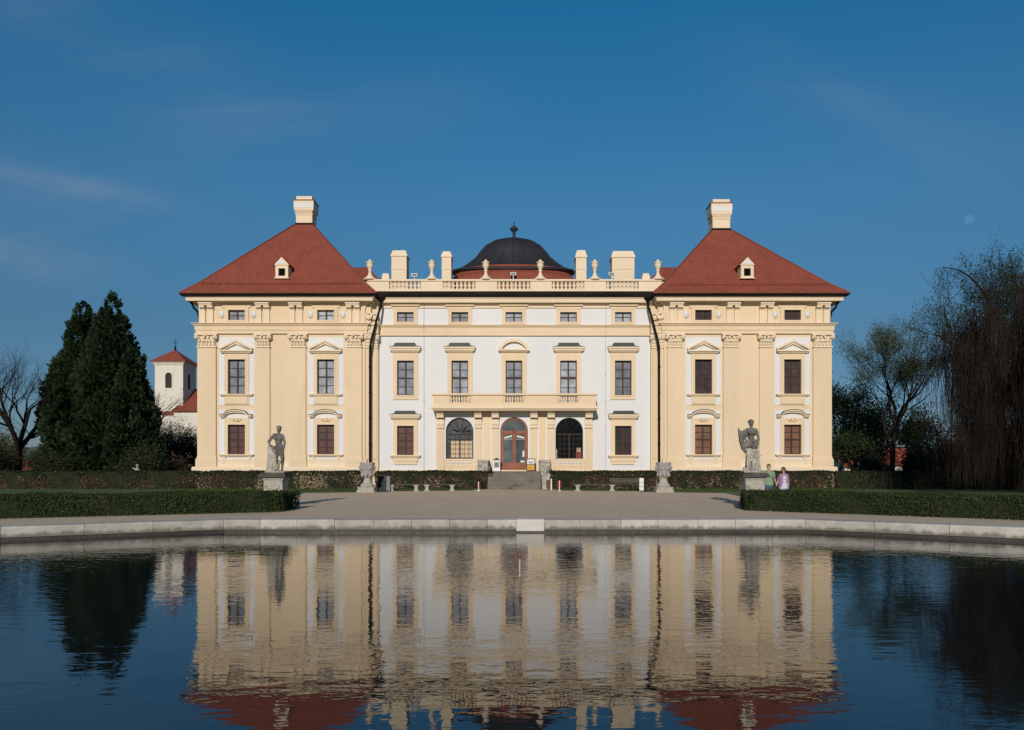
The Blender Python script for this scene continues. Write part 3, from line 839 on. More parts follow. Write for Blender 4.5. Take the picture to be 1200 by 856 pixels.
for px in (570.5, 635.5):
    x = xo_(px)
    t = MB(); t.box(x-.56, x+.56, DPO-.03, DPO, zo(549), zo(483.5)); t.build('wall_field', M['white'], port)
    t = MB(); t.box(x-.27, x+.27, DPO-.07, DPO-.031, zo(549), zo(486)); t.build('wall_strip', M['yellow'], port)
t = MB(); t.box(-6.3, 6.3, DPO-.14, DPO+.3, G-.1, zo(551)); 
t.build('plinth', M['cream'], port)
cons = [516.5, 560.5, 580.5, 625.5, 645.5, 689.5]
for px in cons:
    x = xo_(px); w = .27
    p = MB(); p.box(x-w, x+w, DPO-.12, DPO, zo(551), zo(502)); p.build('pilaster', M['yellow'], port)
    m = MB()
    prof = [(DPO-a_, zo(q_)) for q_, a_ in ((502.4,.12),(502,.24),(500.4,.26),(500,.17),(498.6,.17),(498.2,.28),(491.6,.30),(491.4,.20),(490.3,.20),(490.2,.62),(487.4,.66),(485.6,.74),(483.4,.92),(481.8,1.1),(480.6,1.15))]
    m.prismx((prof, DPO-.001), x-w*1.05, x+w*1.05)
    for i in range(len(m.v)):
        pass
    m.build('console', M['cream'], port)
# blind baluster grilles under the two arched windows
for c in (arches[0][0], arches[2][0]):
    m = MB()
    for k in range(6):
        x = c-.80+.32*k
        m.ball((x, DPO-.02, zo(542.3)), (.12,.035,.10), 8, 6); m.ball((x, DPO-.02, zo(545.8)), (.085,.03,.07), 8, 6)
    m.build('vent_relief', M['white'], port)
    m = MB(); m.holes([(c-1.22,zo(548.5)),(c+1.22,zo(548.5)),(c+1.22,zo(539.4)),(c-1.22,zo(539.4))], [[(c-1.13,zo(547.8)),(c+1.13,zo(547.8)),(c+1.13,zo(540.1)),(c-1.13,zo(540.1))]], DPO-.03, DPO); m.build('apron', M['yellow'], port)
# arched windows
for k in (0, 2):
    c, w, a, b = arches[k]; y = DPO+.14
    z0, zs = zo(a), zo(b); r = w/2
    m = MB()
    m.box(c-r, c-r+.06, y, y+.08, z0, zs); m.box(c+r-.06, c+r, y, y+.08, z0, zs); m.box(c-r+.06, c+r-.06, y+.002, y+.078, z0, z0+.06)
    th = [math.pi*j/20 for j in range(21)]
    m.strip([(c+(r-.07)*math.cos(t_), zs+(r-.07)*math.sin(t_)) for t_ in th], [(c+r*math.cos(t_), zs+r*math.sin(t_)) for t_ in th], y, y+.08)
    zt = zo(509)
    m.box(c-r+.06, c+r-.06, y-.004, y+.07, zt-.035, zt+.035); m.box(c-.04, c+.04, y-.006, y+.066, z0+.06, zt-.035)
    for q in (-.66, -.33, .33, .66): m.box(c+q*r-.012, c+q*r+.012, y+.02, y+.06, z0+.06, zt-.035)
    for q in range(1, 5): m.box(c-r+.06, c+r-.06, y+.022, y+.058, z0+(zt-z0)*q/5-.012, z0+(zt-z0)*q/5+.012)
    for ang in (36, 72, 108, 144):
        A = R(ang); m.tube([(c+.25*math.cos(A), y+.04, zt+.25*math.sin(A)), (c+(r-.05)*math.cos(A), y+.04, zs+(r-.05)*math.sin(A))], .02, 5)
    wi = m.build('arched_window', M['sash'], ch)
    g = MB(); q = arch(c, w-.04, z0+.02, zs); g.prism(q, y+.085, y+.11); g.build('pane', M['pane_arch' if k == 0 else 'pane_black'], wi)
    if k == 0:
        d = MB()
        for ang, wd in ((20,.20), (62,.10), (118,.09), (150,.24)):
            A = R(ang); d.tube([(c+.15+.1*math.cos(A), y+.078, zt+.1+.1*math.sin(A)), (c+.12+.75*math.cos(A), y+.078, zt+.08+.6*math.sin(A))], [.02, wd*.5], 4)
        d.v = [(x, y+.080+(yy-y-.078)*.03, z) for x, yy, z in d.v]
        d.build('fan_decoration', M['pane_black'], wi)
        d = MB(); d.box(c-.72, c-.06, y+.0795, y+.084, z0+.1, zo(517)); d.box(c+.06, c+.98, y+.0795, y+.084, z0+.1, zo(517)); d.build('blind', M['curtain'], wi)
    else:
        d = MB(); d.box(c+.55, c+.98, y+.0795, y+.084, z0+.06, zo(529.5)); d.build('poster', M['red_paint'], wi)
        d = MB(); d.box(c-1.02, c-.94, y+.0795, y+.084, z0+.06, zo(526)); d.box(c+.60, c+.92, y+.0795, y+.084, zo(529.4), zo(525)); d.build('notice', M['curtain'], wi)
# entrance door
c, w, a, b = arches[1]; y = DPO+.12; z0, zs = zo(a), zo(b); r = w/2; zt = zo(506.6)
m = MB()
m.box(c-r, c-r+.13, y, y+.12, z0, zs); m.box(c+r-.13, c+r, y, y+.12, z0, zs)
th = [math.pi*j/22 for j in range(23)]
m.strip([(c+(r-.15)*math.cos(t_), zs+(r-.15)*math.sin(t_)) for t_ in th], [(c+r*math.cos(t_), zs+r*math.sin(t_)) for t_ in th], y, y+.12)
m.box(c-r+.13, c+r-.13, y-.03, y+.11, zt-.09, zt+.09); m.ball((c, y-.04, zt+.05), (.09,.05,.13), 8, 6)
door = m.build('door', M['sash_red'], ch)
g = MB(); q = arch(c, w-.1, zt, zs); g.prism(q, y+.07, y+.10); g.build('fanlight', M['pane_grey'], door)
for s in (-1, 1):
    xa, xb = sorted((c+s*.005, c+s*(r-.131)))
    l = MB(); zg = zo(542.6)
    l.holes([(xa,z0+.02),(xb,z0+.02),(xb,zt-.091),(xa,zt-.091)], [[(xa+.12,zg),(xb-.12,zg),(xb-.12,zt-.20),(xa+.12,zt-.20)]], y+.03, y+.09)
    l.box(xa+.14, xb-.14, y+.01, y+.029, z0+.14, zg-.14); l.box(xa+.2, xb-.2, y-.005, y+.0095, z0+.2, zg-.2)
    l.build('door_leaf', M['sash_red'], door)
    p = MB(); p.box(xa+.1, xb-.1, y+.06, y+.08, zg-.02, zt-.18); p.build('door_pane', M['pane_grey'], door)
    p = MB()
    n = 6
    for j in range(n):
        u = (j+.5)/n
        xx = xa+.18+(xb-xa-.36)*u
        zz = zo(513.3) + (.13*u if s < 0 else .13*(1-u))
        p.box(xx-.045, xx+.045, y+.052, y+.0585, zz-.05, zz+.05+.05*(j % 2))
    p.box(xa+.13, xb-.13, y+.052, y+.0585, zo(514.9), zo(514.5))
    p.build('door_decal', M['white_paint'], door)
h = MB(); h.tube([(c-.07, y-.06, zo(531)), (c-.07, y-.06, zo(537))], .02, 6); h.ball((c-.07, y-.05, zo(534)), .05, 8, 6); h.build('handle', M['bin_grey'], door)
p = MB(); p.box(c+.66, c+.80, y+.05, y+.0585, zo(535.5), zo(528.5)); p.box(c+.5, c+.8, y+.05, y+.0585, zo(542), zo(540)); p.build('notice', M['white_paint'], door)
# balcony
bz0, bz1 = Z(478.9, 56.9), Z(475.8, 56.9)
bl = MB()
bl.box(-6.42, 6.42, 56.88, DC-.002, bz0, bz1)
bl.box(-6.34, 6.34, 56.96, DC-.002, bz0-.08, bz0-.001); bl.box(-6.2, 6.2, 57.06, DC-.002, bz0-.15, bz0-.081)
balc = bl.build('balcony', M['cream'], ch)
pz0, pz1 = bz1+.001, Z(461.7, 57.3)
pp = MB()
grp = [(-4.15, 1.66), (-.03, 1.66), (4.1, 1.66)]
yf = 57.02
pp.holes([(-6.26,pz0),(6.26,pz0),(6.26,pz1-.14),(-6.26,pz1-.14)], [[(c-w/2,Z(471.9,yf)),(c+w/2,Z(471.9,yf)),(c+w/2,Z(464.1,yf)),(c-w/2,Z(464.1,yf))] for c, w in grp], yf, yf+.24)
pp.box(-6.36, 6.36, yf-.10, yf+.34, pz1-.14, pz1)
for s in (-1, 1): pp.box(s*6.26, s*6.02, yf+.241, DC-.002, pz0, pz1-.141); pp.box(s*6.36, s*5.95, yf+.341, DC-.002, pz1-.14, pz1)
for x in (-5.35, -2.95, -2.35, 2.3, 2.9, 5.3): pp.box(x-.02, x+.02, yf-.02, yf-.001, pz0, pz1-.14)
par = pp.build('balcony_parapet', M['yellow'], ch)
zb0, zb1 = Z(471.9, yf), Z(464.1, yf)
hb = zb1-zb0
bprof = [(.05,0),(.075,0),(.075,.06),(.04,.09),(.045,.14),(.085,.24),(.08,.32),(.035,.44),(.03,.5)]
bm_ = MB(); bm_.lathe([(r_, z_*hb/.5) for r_, z_ in bprof], (0,0,0), 8)
bme = bm_.mesh('baluster', M['yellow'])
for c, w in grp:
    for k in range(8):
        link('baluster', bme, par, (c-w/2+w*(k+.5)/8, yf+.12, zb0))
# roof balustrade
yb = DC-.15
rz0, rz1 = zc(342.6), zc(328.2)
grp = [(474.5, 37), (538, 38), (602, 38.5), (665.7, 38), (729.3, 38)]
rb = MB()
rects = []
for px, w in grp:
    c = (px-603)/(F/yb); hw_ = w/2/(F/yb)
    rects.append([(c-hw_,zc(339.6)),(c+hw_,zc(339.6)),(c+hw_,zc(330.8)),(c-hw_,zc(330.8))])
rb.holes([(-11.55,rz0),(11.55,rz0),(11.55,rz1-.14),(-11.55,rz1-.14)], rects, yb, yb+.35)
rb.box(-11.6, 11.6, yb-.08, yb+.43, rz1-.14, rz1)
rb.box(-11.58, 11.58, yb-.05, yb-.001, rz0, rz0+.12)
rbal = rb.build('roof_balustrade', M['cream'], ch)
hb = zc(330.8)-zc(339.6)
bprof = [(.13,0),(.15,0),(.15,.05),(.08,.09),(.09,.13),(.155,.22),(.145,.29),(.075,.40),(.13,.45),(.15,.5)]
bm_ = MB(); bm_.lathe([(r_, z_*hb/.5) for r_, z_ in bprof], (0,0,0), 8)
bme = bm_.mesh('baluster', M['cream'])
for r_ in rects:
    for k in range(8):
        link('baluster', bme, rbal, (r_[0][0]+(r_[1][0]-r_[0][0])*(k+.5)/8, yb+.17, r_[0][1]))
# vase finials on the balustrade
vp = [(.46,0),(.46,.10),(.30,.22),(.20,.34),(.12,.52),(.10,.66),(.17,.74),(.12,.82),(.14,.86),(.24,1.02),(.27,1.18),(.24,1.30),(.30,1.34),(.32,1.40),(.17,1.44),(.10,1.50),(.12,1.56),(.06,1.60),(.02,1.62)]
vb = MB(); vb.lathe(vp, (0,0,0), 14); vb.box(-.46,.46,-.2,.2,-.02,.08)
vme = vb.mesh('vase_finial', M['cream'])
for px in (433.5, 506, 569.3, 633.2, 697, 771):
    link('vase_finial', vme, ch, ((px-603)/(F/DC), yb+.17, rz1-.01))
for s, px in ((-1, 451.5), (1, 757.5)):
    x = (px-603)/(F/DC)
    t = MB(); t.box(x-.30, x+.30, yb+.25, yb+.75, rz1-.4, zc(323)); t.box(x-.24, x+.24, yb+.3, yb+.7, zc(323)+.001, zc(320)); t.build('roof_pedestal', M['cream'], ch)
# chimneys behind the balustrade
for (a, b, t_, cap) in ((458.7,476.4,293.2,300.5), (517.7,528.7,294.4,301.5), (675,687.2,293,302), (717.2,743.4,294,302)):
    D = 61.0
    x0, x1 = (a-603)/(F/D), (b-603)/(F/D)
    m = MB()
    m.ring(x0, x1, D, D+1.3, [(0,zc(346)),(0,Z(316,D)),(.03,Z(315.6,D)),(.03,Z(314.6,D)),(0,Z(314.2,D)),(0,Z(cap+.6,D)),(.07,Z(cap,D)),(.07,Z(cap-1,D)),(-.1,Z(t_,D))], cap_top=True)
    m.build('chimney', M['cream'], ch)
# dome: oval drum and black copper ogee
D = 66.0; zd = lambda py: Z(py, D); SY = .55
sc = D/F
prof = [(72.5,320.6),(72.5,319.6),(71.8,318.9),(62.7,316.9),(52.7,310.4),(44.6,303.9),(39.6,297.3),(32.6,289.4),(22.7,283.6),(12,281.2),(4.5,280.4)]
dm = MB(); dm.lathe([(r_*sc, zd(p_)) for r_, p_ in prof], (-.12, D, 0), 72, sy=SY, cap=True)
def droop(m):
    # the eaves line dips towards the middle of the long sides
    za, zb = zd(303), zd(319)
    m.v = [(x, y, z-.40*max(0,min(1,(za-z)/(za-zb)))*min(1, ((y-D)/(72*sc*SY))**2)) for x, y, z in m.v]
droop(dm)
dome = dm.build('dome', M['copper'], ch)
rb_ = MB()
for k in range(24):
    a = 2*math.pi*k/24
    rb_.tube([(-.12+r_*sc*math.cos(a)*1.002, D+r_*sc*SY*math.sin(a)*1.002, zd(p_)+.02) for r_, p_ in prof[2:]], .035, 5)
droop(rb_)
rb_.build('dome_ribs', M['copper'], dome)
dr = MB(); dr.lathe([(5.25,zc(346)),(5.25,zd(326)),(5.02,zd(319.5))], (-.12, D, 0), 64, sy=SY)
dr.lathe([(6.4,zc(346)),(6.0,zd(333)),(5.3,zd(326.5))], (-.12, D, 0), 64, sy=SY)
dr.build('dome_drum', M['roof'], ch)
fn = MB(); fz = zd(280.6)
fn.lathe([(.34,0),(.30,.12),(.13,.2),(.10,.42),(.16,.46),(.16,.52),(.10,.56),(.2,.68),(.37,.86),(.37,.92),(.2,1.08),(.06,1.22),(.03,1.3),(.02,1.62)], (-.05, D, fz), 16)
fn.ball((-.05, D, fz+1.42), .06, 8, 6)
fn.build('dome_finial', M['copper'], dome)
# side wing roofs behind the parapet
for s in (-1, 1):
    m = MB(); D0 = 70.0
    xi, x2 = s*((603-445)*D0/F), s*((603-431)*(D0+3)/F)
    xo2 = s*20
    ze, zr = Z(328, D0), Z(313.5, D0+3)
    v = [(xi,D0,ze),(xo2,D0,ze),(xo2,D0+3,zr),(x2,D0+3,zr),(xi,D0+6,ze),(xo2,D0+6,ze)]
    m.add(v, [(0,1,2,3),(3,2,5,4),(0,3,4)])
    w = m.build('wing_roof', M['roof'], ch)
    t = MB(); t.box(min(xi,xo2)+.2, max(xi,xo2)-.2, D0+.3, D0+5.7, zc(346)-.5, ze-.01); t.build('wing_wall', M['cream'], ch)
    t = MB(); t.tube([(xi-s*.1, D0-.1, ze), (xi-s*.1, D0+6, ze)], .14, 6); t.build('gutter', M['pipe'], ch)
# floodlights on the roof
for (px, py, D) in ((485.7,324,59.4), (601.5,322.4,62.3), (716.6,322.5,60.2)):
    x = (px-603)/(F/D); z = Z(py, D)
    m = MB(); m.box(x-.24, x+.24, D-.12, D+.12, z-.06, z+.2); m.box(x-.2, x+.2, D-.135, D-.121, z-.02, z+.16, 1)
    m.tube([(x, D, z-.06), (x, D+.05, zc(346))], .04, 6)
    m.build('floodlight', [M['white_paint'], M['bin_grey']], ch)
# entrance steps
st = MB(); nst = 7; zl = zo(552.4); rise = (zl-G)/nst; y0 = 53.4; tread = .36
for k in range(nst):
    ya = y0+tread*k
    st.box(-1.95, 1.9, ya+.03, DPO-.15, G+rise*k-(.1 if k == 0 else 0), G+rise*(k+1)-.06)
    st.box(-1.97, 1.92, ya, DPO-.15, G+rise*(k+1)-.059, G+rise*(k+1)-(0 if k == nst-1 else .001))
stp = st.build('entrance_steps', M['step'], ch)
for s in (-1, 1):
    m = MB()
    xa = -2.35 if s < 0 else 2.32
    m.box(xa-.38, xa+.36, y0+2.3, y0+4.7, G, G+1.98); m.box(xa-.43, xa+.42, y0+2.22, y0+4.7, G+1.98, G+2.16)
    m.box(xa-.43, xa+.42, y0+2.2, y0+4.7, G, G+.35)
    if s > 0: m.box(xa-.30, xa+.28, y0+1.1, y0+2.35, G, G+1.0); m.box(xa-.34, xa+.32, y0+1.05, y0+2.35, G+1.0, G+1.12)
    f_ = y0+2.28
    m.tube([(xa-.28, f_, G+1.85), (xa-.10, f_-.06, G+1.72), (xa+.05, f_-.06, G+1.45), (xa-.02, f_-.06, G+1.2), (xa-.2, f_-.05, G+.95), (xa-.3, f_, G+.6)], [.05,.10,.12,.11,.09,.05], 7)
    m.tube([(xa+.2+.13*math.cos(t_), f_-.03, G+1.55+.16*math.sin(t_)) for t_ in [i*.52 for i in range(13)]], .055, 6)
    m.ball((xa-.18, f_-.02, G+1.42), (.12,.08,.16), 9, 6); m.ball((xa+.22, f_-.02, G+1.05), (.10,.08,.2), 9, 6); m.ball((xa+.2, f_-.02, G+.6), (.12,.07,.14), 9, 6)
    for q_ in (-1, 1): m.tube([(xa+q_*.40, y0+3.1+.5*math.cos(t_)*(1-t_*.08), G+1.4+.5*math.sin(t_)*(1-t_*.08)) for t_ in [i*.5 for i in range(16)]], .07, 6)
    o = m.blob('stair_cheek', M['stone_pale'], None, (0,0,0), .035, 1, .035, 3+s)
    o.parent = ch; o.location = -W[ch.name]
# =================================================================== THE SETTING
inner = [(-9.4,24.0),(9.4,24.0),(14.5,20.95),(20.5,16.2),(23,10),(20,4.2),(15,2.6),(-15,2.6),(-20,4.2),(-23,10),(-20.5,16.8),(-14.75,21.3)]
inner = inner[::-1]                                   # counter-clockwise seen from above is not needed, only order
def offset_poly(P, d):
    n = len(P); out = []
    cx = sum(p[0] for p in P)/n; cy = sum(p[1] for p in P)/n
    for i in range(n):
        a, b, c = Vector(P[i-1]), Vector(P[i]), Vector(P[(i+1) % n])
        n1 = Vector(((b-a).y, -(b-a).x)).normalized(); n2 = Vector(((c-b).y, -(c-b).x)).normalized()
        if n1.dot(b-Vector((cx,cy))) < 0: n1 = -n1
        if n2.dot(b-Vector((cx,cy))) < 0: n2 = -n2
        m = (n1+n2).normalized(); k = d/max(.3, m.dot(n1))
        out.append((b.x+m.x*k, b.y+m.y*k))
    return out
outer = offset_poly(inner, 0.62)
# ground: one sheet to the horizon, with the pool cut out
bm = bmesh.new(); edges = []
far = [(900*math.cos(2*math.pi*k/48), 60+900*math.sin(2*math.pi*k/48)) for k in range(48)]
for loop in (far, offset_poly(inner, 0.60)):
    vs = [bm.verts.new((x, y, G)) for x, y in loop]
    for i in range(len(vs)): edges.append(bm.edges.new((vs[i], vs[(i+1) % len(vs)])))
bmesh.ops.triangle_fill(bm, use_beauty=True, use_dissolve=False, edges=edges)
for f in bm.faces:
    f.normal_update()
    if f.normal.z < 0: f.normal_flip()
me = bpy.data.meshes.new('ground'); bm.to_mesh(me); bm.free(); me.materials.append(M['gravel'])
tag(link('ground', me), kind='structure')
# water
wm, nt, b = new_mat('pool_water')
tc = nt.nodes.new('ShaderNodeTexCoord')
b.inputs['Base Color'].default_value = (0.006, 0.009, 0.010, 1)
b.inputs['Roughness'].default_value = 0.015; b.inputs['IOR'].default_value = 1.62
b.inputs['Specular IOR Level'].default_value = 0.5
def wave(scale, dist, rot, sx, sy, detail=2):
    mp = nt.nodes.new('ShaderNodeMapping'); mp.inputs['Rotation'].default_value[2] = R(rot)
    mp.inputs['Scale'].default_value = (sx, sy, 1)
    nt.links.new(tc.outputs['Object'], mp.inputs['Vector'])
    n = noise_node(nt, scale, detail, 0.5, mp.outputs[0], 0.3)
    return n.outputs[0]
# ripples: stronger where a breeze touches the nearer water
pat = wave(0.16, 0, 20, 1, 1, 2)
ysep = nt.nodes.new('ShaderNodeSeparateXYZ'); nt.links.new(tc.outputs['Object'], ysep.inputs[0])
prev = None
for (sc_, dist, rot, sx, sy, st_) in ((1.0, .0085, 8, .5, 1.0, (.8,1.0)), (4.2, .0046, -10, .45, 1.0, (.78,1.15)), (11.0, .0024, 14, .5, 1.0, (.45,1.5))):
    bp = nt.nodes.new('ShaderNodeBump'); bp.inputs['Distance'].default_value = dist
    nt.links.new(wave(sc_, dist, rot, sx, sy), bp.inputs['Height'])
    r = nt.nodes.new('ShaderNodeMapRange'); r.inputs['From Min'].default_value = .35; r.inputs['From Max'].default_value = .65
    r.inputs['To Min'].default_value = .35; r.inputs['To Max'].default_value = 1.0
    nt.links.new(pat, r.inputs['Value'])
    # the breeze is livelier towards the far bank, the near water is calmer
    g_ = nt.nodes.new('ShaderNodeMapRange'); g_.interpolation_type = 'SMOOTHSTEP'; g_.inputs['From Min'].default_value = 7.0; g_.inputs['From Max'].default_value = 15.0
    g_.inputs['To Min'].default_value = st_[0]; g_.inputs['To Max'].default_value = st_[1]; nt.links.new(ysep.outputs[1], g_.inputs['Value'])
    gm = nt.nodes.new('ShaderNodeMath'); gm.operation = 'MULTIPLY'; nt.links.new(r.outputs[0], gm.inputs[0]); nt.links.new(g_.outputs[0], gm.inputs[1])
    nt.links.new(gm.outputs[0], bp.inputs['Strength'])
    if prev is not None: nt.links.new(prev, bp.inputs['Normal'])
    prev = bp.outputs[0]
nt.links.new(prev, b.inputs['Normal'])
me = bpy.data.meshes.new('water'); w_ = offset_poly(inner, 0.10)
me.from_pydata([(x, y, 0) for x, y in w_], [], [tuple(range(len(w_)))][::1]); me.materials.append(wm); me.update()
if me.polygons[0].normal.z < 0: me.flip_normals()
tag(link('pool_water', me), kind='structure')
# pool rim: coping stones over a wet wall
rim = thing('pool_rim', (0, 24.3, G), 'low pale stone rim of block-built coping round the pool', 'pool edge')
cop = MB(); wet = MB(); nb = MB()
n = len(inner)
def blockq(mb, A0, A1, B0, B1, mat=0, lift=0.0, zb=.095):
    # A = pool side, B = land side
    prof = [(0.0,zb),(0.0,.36+lift),(.02,.40+lift),(.06,.415+lift),(1.0,.42+lift),(1.0,.2)]
    v = []
    for t, z in prof:
        v.append((A0[0]+(B0[0]-A0[0])*t, A0[1]+(B0[1]-A0[1])*t, z))
        v.append((A1[0]+(B1[0]-A1[0])*t, A1[1]+(B1[1]-A1[1])*t, z))
    f = [(2*i, 2*i+1, 2*i+3, 2*i+2) for i in range(len(prof)-1)]
    f += [(0,2,4,6,8,10), (11,9,7,5,3,1), (0,10,11,1)]
    mb.add(v, f, mat)
rr = random.Random(3)
for i in range(n):
    a, c = Vector(inner[i]), Vector(inner[(i+1) % n]); oa, oc = Vector(outer[i]), Vector(outer[(i+1) % n])
    L = (c-a).length
    if abs(a.y-24) < .01 and abs(c.y-24) < .01:
        xs = [9.4,7.6,6.9,5.6,5.1,4.35]+[ (q-603)/36.25 for q in (983,838,714)][0:0]
        cuts = [(q-603)/36.25 for q in (118,160)]  # placeholders
        pts_ = sorted([(q-603)/36.25 for q in (305,348,392,438,482,527,571,605,638,679,728,771,818,862,905)])
        ts = [0] + [ (x-a.x)/(c.x-a.x) for x in (pts_ if c.x > a.x else pts_[::-1])] + [1]
    else:
        k = max(1, round(L/1.75)); ts = [j/k for j in range(k+1)]
        ts = [t if t in (0,1) else t+rr.uniform(-.03,.03) for t in ts]
    for j in range(len(ts)-1):
        g = .006/L
        t0, t1 = ts[j]+g, ts[j+1]-g
        P = lambda u, t: u[0]+(u[1]-u[0])*t
        A0, A1, B0, B1 = P((a,c),t0), P((a,c),t1), P((oa,oc),t0), P((oa,oc),t1)
        mid = (A0.x+A1.x)/2
        if abs(a.y-24) < .01 and abs(c.y-24) < .01 and abs(mid-(621.5-603)/36.25) < .3: blockq(nb, A0, A1, B0, B1, 0, .012, .05)
        else: blockq(cop, A0, A1, B0, B1, rr.randrange(3), rr.uniform(-.006,.006))
    w0, w1 = a+(oa-a)*.07, c+(oc-c)*.07
    wet.add([(w0.x,w0.y,-.6),(w1.x,w1.y,-.6),(w1.x,w1.y,.12),(w0.x,w0.y,.12)], [(0,1,2,3)])
s2 = surf('pool_rim_stone_grey', (0.39, 0.36, 0.315), 0.85, 0.22, 1.6, 9, 0.4, stain=(0.28,0.25,0.215), stain_at=0.6, stain_scale=1.1)
s3 = surf('pool_rim_stone_light', (0.48, 0.45, 0.40), 0.85, 0.18, 1.1, 9, 0.4, stain=(0.34,0.31,0.265), stain_at=0.63, stain_scale=1.5)
waterline(s2); waterline(s3)
cop.build('coping', [M['rim_stone'], s2, s3], rim)
nb.build('coping_block', M['rim_new'], rim, label='clean white replacement block in the middle of the rim')
wet.build('wet_wall', M['rim_wet'], rim)

# lawns: sheets just above the gravel
def sheet(name, pts, z, mat):
    me = bpy.data.meshes.new(name); me.from_pydata([(x,y,z) for x,y in pts], [], [tuple(range(len(pts)))]); me.materials.append(mat); me.update()
    if me.polygons[0].normal.z < 0: me.flip_normals()
    return tag(link(name, me), kind='structure')
lawns = [[(-8.4,49.3),(-13.4,47.2),(-12.2,40),(-9.9,31.2),(-22,25.4),(-60,22),(-120,58),(-25,57.6),(-9,57.3)],
         [(8.4,49.3),(13.4,47.2),(12.6,40),(10.6,32.2),(22,22.9),(60,22),(120,58),(25,57.6),(9,57.3)]]
for k, l in enumerate(lawns): sheet('lawn', l, G+.006, M['lawn'])
strips = [[(-9.3,50.2),(-3.0,52.2),(-2.8,57.6),(-9.0,57.2)], [(9.3,50.2),(3.0,52.2),(2.8,57.6),(9.0,57.2)]]
for l in strips: sheet('lawn', l, G+.006, M['lawn'])
sheet('lawn', [(-120,60.5),(-25.5,60.5),(-25.5,120),(25.5,120),(25.5,60.5),(120,60.5),(400,300),(-400,300)], G+.006, M['lawn'])
# grass blades on the strips that show
rg = np.random.default_rng(5)
def blades(regions, per, hgt):
    V = []; 
    for (x0,x1,y0,y1) in regions:
        m_ = int((x1-x0)*(y1-y0)*per)
        x = rg.uniform(x0,x1,m_); y = rg.uniform(y0,y1,m_); a = rg.uniform(0,6.28,m_); h = hgt*rg.uniform(.5,1.4,m_)
        wv = .012; ca, sa = np.cos(a)*wv, np.sin(a)*wv
        lx, ly = rg.normal(0,.03,m_), rg.normal(0,.03,m_)
        q = np.stack([np.stack([x-ca,y-sa,np.full(m_,G)],1), np.stack([x+ca,y+sa,np.full(m_,G)],1), np.stack([x+lx+ca*.2,y+ly+sa*.2,G+h],1), np.stack([x+lx-ca*.2,y+ly-sa*.2,G+h],1)],1)
        V.append(q.reshape(-1,3))
    V = np.concatenate(V); Q = np.arange(len(V)).reshape(-1,4)
    return V, Q
V, Q = blades([(-24,-9.8,49.5,54.8),(9.9,24,49.5,54.8),(-9,-2.6,53.3,54.9),(3,9,53.3,54.9)], 110, .08)
tag(link('grass', arrays_mesh('grass', V, Q, leafy('grass_blade', (0.05,0.085,0.02), .4, .6, .2))), kind='stuff')

